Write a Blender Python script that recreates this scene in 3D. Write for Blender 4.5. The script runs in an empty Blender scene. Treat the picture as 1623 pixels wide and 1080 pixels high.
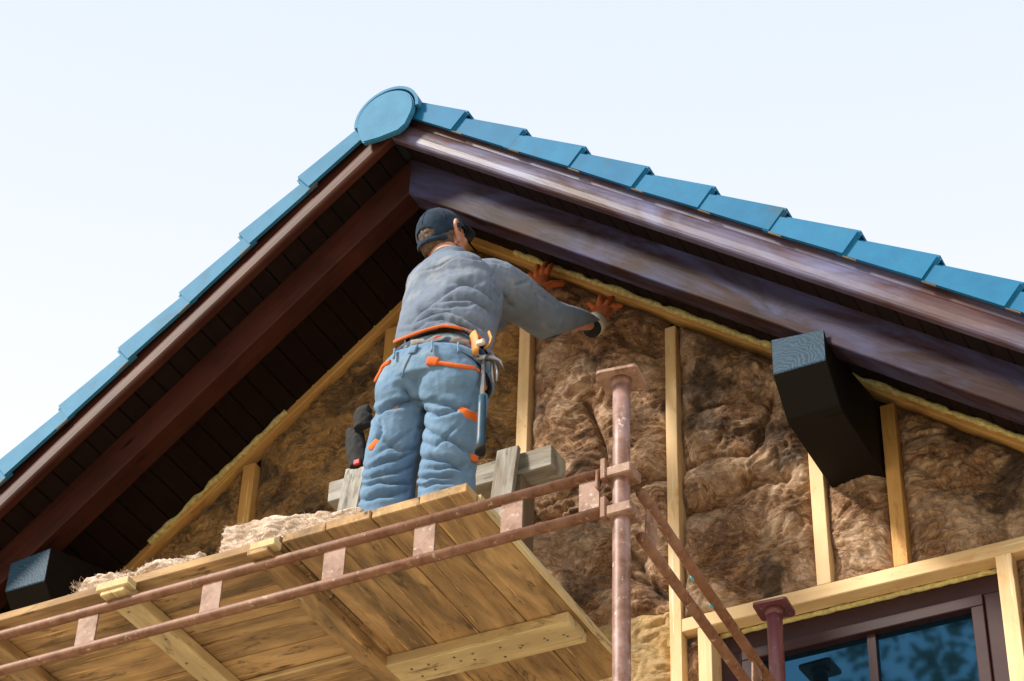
import bpy, bmesh, math, random
import numpy as np
from mathutils import Vector, Matrix
random.seed(7); RNG = np.random.default_rng(7)
sc = bpy.context.scene
COL = sc.collection
R = math.radians

# ------------------------------------------------------------------ camera
cd = bpy.data.cameras.new('camera'); cam = bpy.data.objects.new('camera', cd); COL.objects.link(cam)
cd.lens = 81.07; cd.sensor_width = 36.0; cd.sensor_fit = 'HORIZONTAL'; cd.clip_start = .05; cd.clip_end = 2000
cr = Vector((0.88979576, 0.45539387, 0.02966355)); cdn = Vector((-0.26890812, 0.57571796, -0.772164)); cf = Vector((-0.36871659, 0.67909149, 0.63473051))
cm = Matrix((cr, -cdn, -cf)).transposed().to_4x4(); cm.translation = Vector((3.723, -6.436, 1.6))
cam.matrix_world = cm
sc.camera = cam

# ------------------------------------------------------------------ world, sun, exposure
SUN_EL, SUN_AZ = R(41), R(225)            # azimuth clockwise from +Y: light comes from behind and left of the camera
wd = bpy.data.worlds.new('World'); sc.world = wd; wd.use_nodes = True
nt = wd.node_tree; nt.nodes.clear()
sky = nt.nodes.new('ShaderNodeTexSky'); sky.sky_type = 'NISHITA'; sky.sun_disc = False
sky.sun_elevation = SUN_EL; sky.sun_rotation = SUN_AZ
sky.air_density = 1.0; sky.dust_density = 6.0; sky.ozone_density = 1.0; sky.altitude = 200
# thin bright overcast: the clear sky veiled by an even white haze that thins towards the zenith
tc = nt.nodes.new('ShaderNodeTexCoord'); sx = nt.nodes.new('ShaderNodeSeparateXYZ'); nt.links.new(tc.outputs['Generated'], sx.inputs[0])
hz_ = nt.nodes.new('ShaderNodeValToRGB'); e = hz_.color_ramp.elements; e[0].position = .0; e[0].color = (1.0, .99, .97, 1); e[1].position = 1.0; e[1].color = (.60, .74, .92, 1)
k = e.new(.54); k.color = (1.02, 1.02, 1.03, 1); k = e.new(.66); k.color = (.88, .93, 1.0, 1); k = e.new(.76); k.color = (.78, .87, .985, 1)
nt.links.new(sx.outputs['Z'], hz_.inputs[0])
b1 = nt.nodes.new('ShaderNodeBackground'); b1.inputs['Strength'].default_value = .05; nt.links.new(sky.outputs[0], b1.inputs['Color'])
b2 = nt.nodes.new('ShaderNodeBackground'); b2.inputs['Strength'].default_value = .90; nt.links.new(hz_.outputs[0], b2.inputs['Color'])
mx_ = nt.nodes.new('ShaderNodeMixShader'); mx_.inputs[0].default_value = .92; nt.links.new(b1.outputs[0], mx_.inputs[1]); nt.links.new(b2.outputs[0], mx_.inputs[2])
wo = nt.nodes.new('ShaderNodeOutputWorld'); nt.links.new(mx_.outputs[0], wo.inputs['Surface'])
sl = bpy.data.lights.new('sun', 'SUN'); sl.energy = 5.0; sl.angle = R(9); sl.color = (1.0, .93, .82)
so = bpy.data.objects.new('sun', sl); COL.objects.link(so)
sd = Vector((math.sin(SUN_AZ)*math.cos(SUN_EL), math.cos(SUN_AZ)*math.cos(SUN_EL), math.sin(SUN_EL)))
so.rotation_euler = sd.to_track_quat('Z', 'Y').to_euler(); so.location = sd*30
vs = sc.view_settings; vs.view_transform = 'Standard'; vs.look = 'None'; vs.gamma = 1; vs.exposure = 0.3; vs.use_curve_mapping = False
sc.cycles.max_bounces = 6; sc.cycles.diffuse_bounces = 4; sc.cycles.use_denoising = True

# ------------------------------------------------------------------ object helpers
WM = {}
def link(o, parent, W):
    COL.objects.link(o); W = W or Matrix.Identity(4); WM[o.name] = W
    if parent is not None:
        o.parent = parent; o.matrix_basis = WM[parent.name].inverted() @ W
    else: o.matrix_basis = W
    return o
def thing(name, label, cat, loc=(0, 0, 0), group=None):
    o = bpy.data.objects.new(name, None); o.empty_display_size = .1
    link(o, None, Matrix.Translation(loc)); o['label'] = label; o['category'] = cat
    if group: o['group'] = group
    return o
def mesh(name, v, f, mats, smooth=False, mi=None):
    m = bpy.data.meshes.new(name)
    v = np.asarray(v, dtype=np.float32)
    m.from_pydata(v.tolist(), [], [tuple(int(i) for i in q) for q in f])
    for k in (mats if isinstance(mats, (list, tuple)) else [mats]): m.materials.append(k)
    if mi is not None: m.polygons.foreach_set('material_index', np.asarray(mi, dtype=np.int32))
    if smooth: m.polygons.foreach_set('use_smooth', np.ones(len(m.polygons), dtype=bool))
    m.update(); return m
def obj(name, m, parent=None, W=None):
    return link(bpy.data.objects.new(name, m), parent, W)
def axes(origin, x, y):
    x = Vector(x).normalized(); y = Vector(y); y = (y - x*y.dot(x)).normalized(); z = x.cross(y)
    M = Matrix((x, y, z)).transposed().to_4x4(); M.translation = Vector(origin); return M
def bm_mesh(name, bm, mats, smooth=False):
    bm.normal_update(); m = bpy.data.meshes.new(name); bm.to_mesh(m); bm.free()
    for k in (mats if isinstance(mats, (list, tuple)) else [mats]): m.materials.append(k)
    if smooth: m.polygons.foreach_set('use_smooth', np.ones(len(m.polygons), dtype=bool))
    return m
def box_bm(lx, ly, lz, bev=.002, warp=0.0, nseg=1):
    """a board: length on x from 0, width on y and thickness on z both centred"""
    bm = bmesh.new(); bmesh.ops.create_cube(bm, size=1)
    for v in bm.verts: v.co = Vector(((v.co.x+.5)*lx, v.co.y*ly, v.co.z*lz))
    if nseg > 1:
        ed = [e for e in bm.edges if abs(e.verts[0].co.x-e.verts[1].co.x) > lx*.5]
        bmesh.ops.subdivide_edges(bm, edges=ed, cuts=nseg-1, use_grid_fill=True)
    if bev > 0:
        ed = [e for e in bm.edges if len(e.link_faces) == 2 and e.calc_face_angle(0) > .5]
        bmesh.ops.bevel(bm, geom=ed, offset=bev, segments=1, affect='EDGES')
    if warp:
        ph = random.random()*6
        for v in bm.verts:
            v.co.y += warp*math.sin(v.co.x*3.1+ph); v.co.z += warp*.6*math.sin(v.co.x*2.3+ph*2)
    return bm
_cache = {}
def board(name, p0, p1, width, thick, side, mat, parent, bev=.002, warp=0.0, nseg=1):
    """board from p0 to p1 (its centre line); side = direction of its width"""
    p0 = Vector(p0); p1 = Vector(p1); L = (p1-p0).length
    return obj(name, bm_mesh(name, box_bm(L, width, thick, bev, warp, nseg), mat), parent, axes(p0, p1-p0, side))
def tube_mesh(name, pts, rad, mat, seg=12, caps=True, smooth=True):
    v, f = tube_vf(pts, rad, seg, caps); return mesh(name, v, f, mat, smooth)
def tube_vf(pts, rad, seg=12, caps=True, ell=None):
    P = [Vector(p) for p in pts]; n = len(P)
    rad = [rad]*n if isinstance(rad, (int, float)) else list(rad)
    T = [(P[min(i+1, n-1)]-P[max(i-1, 0)]).normalized() for i in range(n)]
    u = T[0].orthogonal().normalized() if ell is None else Vector(ell)
    V, F = [], []
    for i in range(n):
        u = (u - T[i]*u.dot(T[i])).normalized(); w = T[i].cross(u)
        r = rad[i]; ru, rw = (r, r) if not isinstance(r, tuple) else r
        for k in range(seg):
            a = 2*math.pi*k/seg; V.append(P[i] + u*(ru*math.cos(a)) + w*(rw*math.sin(a)))
    for i in range(n-1):
        for k in range(seg):
            a, b = i*seg+k, i*seg+(k+1) % seg; F.append((a, b, b+seg, a+seg))
    if caps:
        F.append(tuple(reversed(range(seg)))); F.append(tuple(range((n-1)*seg, n*seg)))
    return [tuple(p) for p in V], F
def ellipsoid_vf(c, r, M=None, nu=20, nv=12):
    V, F = [], []; M = M or Matrix.Identity(3); c = Vector(c)
    for j in range(nv+1):
        t = math.pi*j/nv
        for i in range(nu):
            a = 2*math.pi*i/nu
            V.append(tuple(c + M @ Vector((r[0]*math.sin(t)*math.cos(a), r[1]*math.sin(t)*math.sin(a), r[2]*math.cos(t)))))
    for j in range(nv):
        for i in range(nu):
            a = j*nu+i; b = j*nu+(i+1) % nu; F.append((a, a+nu, b+nu, b))
    return V, F
def join(parts):
    V, F = [], []
    for v, f in parts:
        o = len(V); V += list(v); F += [tuple(i+o for i in q) for q in f]
    return V, F
def remesh(V, F, voxel, smooth_it=2):
    """one continuous skin over overlapping closed shapes -> numpy verts, quads"""
    m = bpy.data.meshes.new('tmp'); m.from_pydata([tuple(p) for p in V], [], F)
    bm = bmesh.new(); bm.from_mesh(m); bmesh.ops.remove_doubles(bm, verts=bm.verts, dist=1e-5); bmesh.ops.recalc_face_normals(bm, faces=bm.faces); bm.to_mesh(m); bm.free()
    o = bpy.data.objects.new('tmp', m); COL.objects.link(o)
    md = o.modifiers.new('r', 'REMESH'); md.mode = 'VOXEL'; md.voxel_size = voxel; md.adaptivity = 0
    if smooth_it:
        s = o.modifiers.new('s', 'SMOOTH'); s.factor = .5; s.iterations = smooth_it
    dg = bpy.context.evaluated_depsgraph_get(); e = o.evaluated_get(dg); em = e.to_mesh()
    n = len(em.vertices); co = np.empty(n*3, np.float32); em.vertices.foreach_get('co', co)
    fs = [tuple(p.vertices) for p in em.polygons]
    e.to_mesh_clear(); bpy.data.objects.remove(o); bpy.data.meshes.remove(m)
    return co.reshape(-1, 3).astype(float), fs
def normals(co, F):
    F4 = np.array([f if len(f) == 4 else (f[0], f[1], f[2], f[2]) for f in F])
    n = np.cross(co[F4[:, 2]]-co[F4[:, 0]], co[F4[:, 3]]-co[F4[:, 1]])
    N = np.zeros_like(co)
    for k in range(4): np.add.at(N, F4[:, k], n)
    return N/(np.linalg.norm(N, axis=1, keepdims=True)+1e-12)
# ---- numpy gradient noise
_perm = np.random.default_rng(3).permutation(512); _perm = np.concatenate([_perm, _perm, _perm])
_grad = np.random.default_rng(5).normal(size=(512, 3)); _grad /= np.linalg.norm(_grad, axis=1, keepdims=True)
def noise3(p):
    p = np.asarray(p, float); i = np.floor(p).astype(int); f = p-i; u = f*f*f*(f*(f*6-15)+10); i &= 255
    out = 0
    for dx in (0, 1):
        for dy in (0, 1):
            for dz in (0, 1):
                h = _perm[_perm[_perm[i[..., 0]+dx]+i[..., 1]+dy]+i[..., 2]+dz]
                g = _grad[h]; d = f-np.array([dx, dy, dz])
                w = (u[..., 0] if dx else 1-u[..., 0])*(u[..., 1] if dy else 1-u[..., 1])*(u[..., 2] if dz else 1-u[..., 2])
                out = out + w*(g*d).sum(-1)
    return out*1.5
def fbm(p, o=3):
    p = np.asarray(p, float); s = 0; a = 1
    for k in range(o): s = s+a*noise3(p+k*17.3); p = p*2.03; a *= .5
    return s
def seg_dist(P2, poly):
    d = np.full(len(P2), 1e9)
    for a, b in zip(poly[:-1], poly[1:]):
        a = np.array(a, float); b = np.array(b, float); ab = b-a
        t = np.clip(((P2-a)@ab)/(ab@ab), 0, 1); d = np.minimum(d, np.linalg.norm(P2-(a+t[:, None]*ab), axis=1))
    return d

# ------------------------------------------------------------------ materials
def mat(name):
    m = bpy.data.materials.new(name); m.use_nodes = True
    t = m.node_tree; b = t.nodes['Principled BSDF']; return m, t, b
class N:
    """short node builder"""
    def __init__(s, t): s.t = t
    def n(s, kind, **kw):
        x = s.t.nodes.new(kind)
        for k, v in kw.items(): setattr(x, k, v)
        return x
    def l(s, a, b): s.t.links.new(a, b)
    def coords(s, scale=(1, 1, 1), kind='Object', jitter=True):
        tc = s.n('ShaderNodeTexCoord'); mp = s.n('ShaderNodeMapping'); mp.inputs['Scale'].default_value = scale
        src = tc.outputs[kind]
        if jitter:
            oi = s.n('ShaderNodeObjectInfo'); ad = s.n('ShaderNodeVectorMath', operation='MULTIPLY_ADD')
            cb = s.n('ShaderNodeCombineXYZ')
            for k in range(3): s.l(oi.outputs['Random'], cb.inputs[k])
            s.l(cb.outputs[0], ad.inputs[0]); ad.inputs[1].default_value = (37., 53., 71.); s.l(src, ad.inputs[2]); src = ad.outputs[0]
        s.l(src, mp.inputs['Vector']); return mp.outputs[0]
    def noise(s, vec, scale, detail=4, rough=.55, dist=0.0):
        x = s.n('ShaderNodeTexNoise'); x.inputs['Scale'].default_value = scale; x.inputs['Detail'].default_value = detail
        x.inputs['Roughness'].default_value = rough; x.inputs['Distortion'].default_value = dist
        if vec is not None: s.l(vec, x.inputs['Vector'])
        return x.outputs['Fac']
    def ramp(s, fac, stops):
        x = s.n('ShaderNodeValToRGB'); e = x.color_ramp.elements
        while len(e) < len(stops): e.new(.5)
        for k, (p, c) in enumerate(stops):
            e[k].position = p; e[k].color = tuple(c)+(1,) if len(c) == 3 else c
        s.l(fac, x.inputs[0]); return x.outputs[0]
    def mix(s, fac, a, b, kind='MIX'):
        x = s.n('ShaderNodeMix', data_type='RGBA', blend_type=kind)
        for v, i in ((fac, 0), (a, 6), (b, 7)):
            if hasattr(v, 'links'): s.l(v, x.inputs[i])
            else: x.inputs[i].default_value = v if not isinstance(v, tuple) or len(v) == 4 else v+(1,)
        return x.outputs[2]
    def bump(s, h, bsdf, strength=.3, dist=.01, prev=None):
        x = s.n('ShaderNodeBump'); x.inputs['Strength'].default_value = strength; x.inputs['Distance'].default_value = dist
        s.l(h, x.inputs['Height'])
        if prev is not None: s.l(prev, x.inputs['Normal'])
        if bsdf is not None: s.l(x.outputs[0], bsdf.inputs['Normal'])
        return x.outputs[0]
def wood(name, dark, mid, light, rough=.7, grain=28, coat=0.0, patch=None, bump=.25, knots=True, spec=.5, stain=None):
    m, t, b = mat(name); q = N(t)
    v = q.coords((1.2, 14, 14)); v2 = q.coords((1, 1, 1))
    g = q.noise(v, grain/9, 6, .6, .6)
    c = q.ramp(g, [(.25, dark), (.5, mid), (.78, light)])
    lf = q.noise(v2, 3.0, 3, .5)
    c = q.mix(.55, c, q.ramp(lf, [(.3, tuple(x*.62 for x in mid)), (.7, light)]), 'MIX')
    if knots:
        vk = q.coords((1.6, 7, 7)); vo = q.n('ShaderNodeTexVoronoi'); vo.inputs['Scale'].default_value = 1.5; q.l(vk, vo.inputs['Vector'])
        k = q.ramp(vo.outputs['Distance'], [(.03, (1, 1, 1)), (.13, (0, 0, 0))]); c = q.mix(k, c, tuple(x*.35 for x in dark))
    if patch:
        pn = q.noise(q.coords((.8, 3.2, 3.2)), 2.3, 5, .6, .8)
        c = q.mix(q.ramp(pn, [(.42, (0, 0, 0)), (.66, (1, 1, 1))]), c, patch)
    if stain:
        c = q.mix(q.ramp(q.noise(q.coords((2.2, 9, 9)), 2.6, 7, .72, .5), [(.56, (0, 0, 0)), (.66, (.8, .8, .8))]), c, stain)
        c = q.mix(q.ramp(q.noise(q.coords((.9, 30, 30)), 2.4, 5, .7), [(.62, (0, 0, 0)), (.67, (1, 1, 1))]), c, tuple(min(.8, x*1.9) for x in mid))
    q.l(c, b.inputs['Base Color']); b.inputs['Roughness'].default_value = rough
    b.inputs['Coat Weight'].default_value = coat; b.inputs['Coat Roughness'].default_value = .28
    b.inputs['Specular IOR Level'].default_value = spec
    q.bump(g, b, bump, .002); return m
def plain(name, col, rough=.6, metal=0.0, var=.25, scale=20, bump=.1, spec=.5, sheen=0.0, weave=False, dirt=None):
    m, t, b = mat(name); q = N(t); v = q.coords()
    n = q.noise(v, scale, 5, .6); c = q.ramp(n, [(.3, tuple(x*(1-var) for x in col)), (.7, tuple(min(1, x*(1+var)) for x in col))])
    if dirt:
        c = q.mix(q.ramp(q.noise(v, 4.5, 4, .6), [(.48, (0, 0, 0)), (.72, (1, 1, 1))]), c, dirt)
    q.l(c, b.inputs['Base Color']); b.inputs['Roughness'].default_value = rough; b.inputs['Metallic'].default_value = metal
    b.inputs['Specular IOR Level'].default_value = spec; b.inputs['Sheen Weight'].default_value = sheen
    h = n
    if weave: h = q.noise(v, 900, 1, .5)
    q.bump(h, b, bump, .002); return m

M_STAIN = wood('stained_timber', (.010, .003, .002), (.034, .0095, .0065), (.075, .022, .014), .55, 30, .0, bump=.7, spec=.16)
M_STAIN_SHEEN = wood('sky_sheen_stained_timber', (.005, .002, .002), (.020, .0075, .0075), (.065, .026, .023), .55, 30, .0, patch=(.060, .066, .15), bump=1.0, spec=.14)  # bluish patches paint the sky sheen of the right rafter into its colour
M_FASCL = wood('stained_fascia', (.014, .004, .003), (.050, .014, .010), (.10, .036, .022), .5, 30, .0, bump=.5, spec=.14)
M_FASCR = wood('sky_sheen_stained_fascia', (.012, .005, .005), (.055, .024, .024), (.13, .062, .062), .45, 30, .16, patch=(.14, .14, .25), bump=.8, spec=.3)  # sky sheen on the right fascia, put into the stain as bluish patches
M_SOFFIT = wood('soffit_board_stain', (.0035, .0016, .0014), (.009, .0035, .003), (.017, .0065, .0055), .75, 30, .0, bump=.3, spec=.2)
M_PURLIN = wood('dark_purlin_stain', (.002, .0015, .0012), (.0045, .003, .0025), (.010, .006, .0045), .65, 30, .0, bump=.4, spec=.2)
M_PINE = wood('fresh_pine', (.68, .39, .15), (.85, .575, .28), (.90, .68, .40), .7, 26, 0, bump=.3, stain=(.62, .31, .08))
M_PINED = wood('deep_golden_pine', (.50, .24, .055), (.68, .37, .105), (.78, .47, .17), .75, 26, 0, bump=.35, stain=(.40, .17, .035))  # deeper orange pine for left studs, top plates and outer right studs
M_DECK = wood('scaffold_plank', (.15, .075, .028), (.43, .245, .095), (.70, .47, .23), .8, 30, 0, patch=(.17, .105, .05), bump=.7, stain=(.05, .030, .016))
M_DECKL = wood('pale_scaffold_plank', (.36, .22, .09), (.62, .45, .21), (.80, .65, .38), .8, 30, 0, patch=(.48, .36, .19), bump=.6, stain=(.16, .10, .05))
M_GREYW = wood('grey_weathered_timber', (.09, .07, .05), (.21, .175, .135), (.36, .32, .26), .85, 34, 0, patch=(.46, .46, .43), bump=.8, stain=(.06, .05, .04))
M_GREYD = wood('dark_weathered_timber', (.06, .04, .03), (.14, .09, .06), (.22, .16, .11), .85, 34, 0, patch=(.2, .18, .12), bump=.6)
M_WINF = wood('window_frame_paint', (.020, .0055, .0065), (.036, .011, .0125), (.050, .017, .019), .5, 20, .05, spec=.3, bump=.08, knots=False)

def tile_mat(nm, k):
    m, t, b = mat(nm); q = N(t); v = q.coords(); oi = q.n('ShaderNodeObjectInfo')
    n = q.noise(v, 9, 5, .6); n2 = q.noise(v, 160, 3, .6)
    c = q.ramp(n, [(.3, tuple(x*y for x, y in zip((.028, .165, .31), k))), (.7, tuple(x*y for x, y in zip((.045, .215, .38), k)))])
    c = q.mix(q.ramp(n2, [(.62, (0, 0, 0)), (.8, (1, 1, 1))]), c, tuple(x*y for x, y in zip((.12, .27, .40), k)))
    rv = q.ramp(oi.outputs['Random'], [(0, (.80, .84, .86)), (1, (1.0, 1.0, 1.0))]); c = q.mix(1.0, c, rv, 'MULTIPLY')
    c = q.mix(q.ramp(q.noise(v, 5, 6, .7), [(.58, (0, 0, 0)), (.72, (.55, .55, .55))]), c, (.05, .09, .10))
    q.l(c, b.inputs['Base Color']); b.inputs['Roughness'].default_value = .6; b.inputs['Specular IOR Level'].default_value = .16
    q.bump(n2, b, .12, .002); return m
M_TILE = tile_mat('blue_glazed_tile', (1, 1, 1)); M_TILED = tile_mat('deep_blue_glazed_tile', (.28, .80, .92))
def rust_mat(name, paint, rust, amount=.5, rough=.55, pale=None):
    m, t, b = mat(name); q = N(t); v = q.coords((1, 1, 1)); vs_ = q.coords((1, 1, .25))
    n = q.noise(v, 14, 6, .65, .4); n2 = q.noise(vs_, 60, 4, .6)
    f = q.ramp(n, [(amount-.10, (0, 0, 0)), (amount+.12, (1, 1, 1))])
    c = q.mix(f, paint, q.ramp(n2, [(.3, tuple(x*.6 for x in rust)), (.7, tuple(min(1, x*1.35) for x in rust))]))
    if pale: c = q.mix(q.ramp(q.noise(v, 38, 5, .7), [(.60, (0, 0, 0)), (.68, (1, 1, 1))]), c, pale)
    q.l(c, b.inputs['Base Color']); b.inputs['Roughness'].default_value = rough; b.inputs['Metallic'].default_value = .0
    q.bump(n2, b, .35, .002); return m
M_TUBE = rust_mat('rusty_tube', (.24, .115, .062), (.17, .064, .026), .48, .6, (.42, .30, .22))
M_POST = rust_mat('faded_red_post_paint', (.33, .205, .185), (.20, .092, .060), .47, .5, (.58, .49, .46))
M_POSTD = rust_mat('dark_red_post_paint', (.17, .055, .065), (.13, .05, .04), .6, .4, (.42, .38, .37))
M_PLATE = rust_mat('pinkish_strap_plate', (.34, .205, .145), (.20, .095, .055), .50, .65, (.50, .39, .32))
M_STEEL = plain('steel', (.35, .35, .36), .4, .9)
M_BLACK = plain('black_fabric', (.012, .012, .014), .9, 0, .4, 60, .3)
M_CYAN = plain('cyan_paint_fleck', (.10, .55, .60), .5)

def wool_mat(name, stops, hl=None, dark=True):
    m, t, b = mat(name); q = N(t); v = q.coords((1, 1, 1), jitter=False)
    w = q.n('ShaderNodeTexNoise'); w.inputs['Scale'].default_value = 5; w.inputs['Detail'].default_value = 3; q.l(v, w.inputs['Vector'])
    ad = q.n('ShaderNodeVectorMath', operation='MULTIPLY_ADD'); q.l(w.outputs['Color'], ad.inputs[0]); ad.inputs[1].default_value = (.22, .22, .22); q.l(v, ad.inputs[2])
    big = q.noise(ad.outputs[0], 6, 4, .6)
    st = q.n('ShaderNodeMapping'); st.inputs['Scale'].default_value = (1, 1, 3.2); st.inputs['Rotation'].default_value = (0, .7, 0); q.l(ad.outputs[0], st.inputs['Vector'])
    fib = q.noise(st.outputs[0], 17, 8, .62, 1.0)
    fine = q.noise(ad.outputs[0], 120, 5, .7, .8)
    mx = q.n('ShaderNodeMath', operation='MULTIPLY_ADD'); q.l(fib, mx.inputs[0]); mx.inputs[1].default_value = .42
    m2 = q.n('ShaderNodeMath', operation='MULTIPLY_ADD'); q.l(fine, m2.inputs[0]); m2.inputs[1].default_value = .34
    m3 = q.n('ShaderNodeMath', operation='MULTIPLY'); q.l(big, m3.inputs[0]); m3.inputs[1].default_value = .39
    q.l(m3.outputs[0], m2.inputs[2]); q.l(m2.outputs[0], mx.inputs[2])
    c = q.ramp(mx.outputs[0], stops)
    if hl: c = q.mix(q.ramp(big, [(.48, (0, 0, 0)), (.68, (.85, .85, .85))]), c, q.mix(q.ramp(fib, [(.38, (0, 0, 0)), (.64, (1, 1, 1))]), tuple(x*.48 for x in hl), hl), 'MIX')
    c = q.mix(q.ramp(q.noise(ad.outputs[0], 3.1, 5, .62), [(.50, (0, 0, 0)), (.60, (.85, .85, .85))]), c, tuple(x*.22 for x in stops[1][1])) if dark else c
    q.l(c, b.inputs['Base Color']); b.inputs['Roughness'].default_value = .95; b.inputs['Specular IOR Level'].default_value = .15
    b.inputs['Sheen Weight'].default_value = .15
    q.bump(mx.outputs[0], b, 1.0, .03); return m
M_WOOL = wool_mat('brown_mineral_wool', [(.40, (.030, .012, .005)), (.50, (.165, .078, .034)), (.59, (.40, .225, .115)), (.69, (.80, .57, .38))], (.76, .53, .36))
M_WOOLG = wool_mat('shaded_golden_mineral_wool', [(.42, (.026, .012, .004)), (.51, (.14, .07, .02)), (.59, (.37, .20, .06)), (.69, (.66, .40, .15))], (.50, .27, .08))  # same wool for the left bays, with their shade mixed into the colour
M_WOOLY = wool_mat('yellow_mineral_wool', [(.34, (.30, .16, .05)), (.52, (.55, .34, .13)), (.70, (.72, .50, .24))], (.74, .52, .26), False)
M_WOOLP = wool_mat('pale_mineral_wool', [(.40, (.36, .21, .13)), (.50, (.68, .49, .36)), (.62, (.84, .69, .56))], None, False)
M_FOAM = plain('foam_bead', (.60, .52, .22), .9, 0, .35, 60, .9)
M_WALL = plain('wall_sheathing', (.06, .045, .035), .9, 0, .3, 6)
M_RENDER = plain('grey_base_render', (.42, .40, .37), .9, 0, .12, 9)
M_UNDERLAY = plain('dark_roof_underlay', (.03, .03, .035), .9)
def glass_mat():
    m, t, b = mat('reflective_window_glass')
    b.inputs['Base Color'].default_value = (.004, .012, .020, 1); b.inputs['Roughness'].default_value = .03
    b.inputs['IOR'].default_value = 2.3; b.inputs['Specular Tint'].default_value = (.12, .52, 1, 1); return m
M_GLASS = glass_mat()
def ground_mat():
    m, t, b = mat('sandy_ground'); q = N(t); v = q.coords(jitter=False)
    n = q.noise(v, .6, 8, .65); n2 = q.noise(v, 30, 5, .7)
    c = q.ramp(n, [(.3, (.42, .33, .21)), (.7, (.58, .48, .33))]); c = q.mix(.3, c, q.ramp(n2, [(.3, (.3, .24, .15)), (.7, (.62, .52, .37))]))
    q.l(c, b.inputs['Base Color']); b.inputs['Roughness'].default_value = .95; q.bump(n2, b, .5, .02); return m
M_GROUND = ground_mat()

# ------------------------------------------------------------------ ground
g = obj('ground', mesh('ground', [(-400, -400, 0), (400, -400, 0), (400, 400, 0), (-400, 400, 0)], [(0, 1, 2, 3)], M_GROUND)); g['kind'] = 'structure'

# ------------------------------------------------------------------ house
T = .801; ANG = math.atan(T); CA, SA = math.cos(ANG), math.sin(ANG)
I_SOF = 8.287                                  # height of the soffit plane at the ridge
house = thing('house', 'gabled house under construction with blue tiled roof, dark stained eaves and open timber frame', 'house', (0, 3, 0))
HW = 4.3                                       # half width of the gable wall
def rake(side, s, y, n):
    """point on the roof slope: s metres down from the ridge, n above the soffit plane"""
    return Vector((side*(s*CA + n*SA), y, I_SOF - s*SA + n*CA))
def dirs(side): return Vector((side*CA, 0, -SA)), Vector((side*SA, 0, CA))
# gable wall: backing board behind the frame, with a hole for the window
wz = lambda x: I_SOF - T*abs(x)
yb = .14
V = [(-HW, yb, 0), (1.0, yb, 0), (1.0, yb, wz(1.0)), (0, yb, wz(0)), (-HW, yb, wz(HW)),
     (2.12, yb, 0), (HW, yb, 0), (HW, yb, wz(HW)), (2.12, yb, wz(2.12)), (1.0, yb, 6.02), (2.12, yb, 6.02), (1.0, yb, 4.7), (2.12, yb, 4.7)]
F = [(0, 1, 11, 9, 2, 3, 4), (5, 6, 7, 8, 10, 12), (9, 10, 8, 2), (1, 5, 12, 11)]
wall = obj('gable_wall', mesh('gable_wall', V, F, M_WALL), house)
base = obj('base_wall', mesh('base_wall', *[[(-HW, .02, 0), (HW, .02, 0), (HW, .02, 4.4), (-HW, .02, 4.4), (-HW, .13, 4.4), (HW, .13, 4.4), (HW, 9, 0), (-HW, 9, 0), (HW, 9, 4.4), (-HW, 9, 4.4)],
      [(0, 1, 2, 3), (3, 2, 5, 4), (1, 6, 8, 2), (7, 0, 3, 9), (6, 7, 9, 8)]], M_RENDER), house)
def stud(x0, x1, z0, z1, m=M_PINE, y0=0.0, d=.10, name='stud', lean=0.0):
    return board(name, ((x0+x1)/2, y0+d/2, z0), ((x0+x1)/2+lean, y0+d/2, z1), x1-x0, d, (1, 0, 0), m, wall, .002, .0015, 6)
PI_TOP, PI_BOT = 8.300, 8.243
for (x0, x1, m) in ((-1.74, -1.68, M_PINED), (-1.045, -.985, M_PINED), (-.392, -.335, M_PINED), (.262, .312, M_PINE), (.912, .958, M_PINE)):
    stud(x0, x1, 4.4, PI_BOT - T*max(abs(x0), abs(x1)) - .035, m)
stud(1.474, 1.526, 6.074, 7.03); stud(1.756, 1.808, 6.074, PI_BOT - T*1.808 - .02, M_PINED)
stud(2.45, 2.50, 6.074, PI_BOT-T*2.5-.02, M_PINED)
stud(1.022, 1.074, 4.4, 6.018); stud(2.110, 2.166, 4.4, 6.0175, y0=-.004)
board('header', (.960, .034, 6.046), (3.2, .034, 6.046), .056, .068, (0, 0, 1), M_PINE, wall, .003, .001, 10)
for side in (-1, 1):                           # sloping top plate under the soffit
    d, n = dirs(side); off = (PI_TOP+PI_BOT)/2 - I_SOF
    p0 = Vector((0, .035, I_SOF+off)); nn = (PI_TOP-PI_BOT)*CA*.96
    board('top_plate', p0 + d*(.02 if side > 0 else .02), p0 + d*4.2, nn, .07, n, M_PINED, wall, .003, .002, 24)
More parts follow.
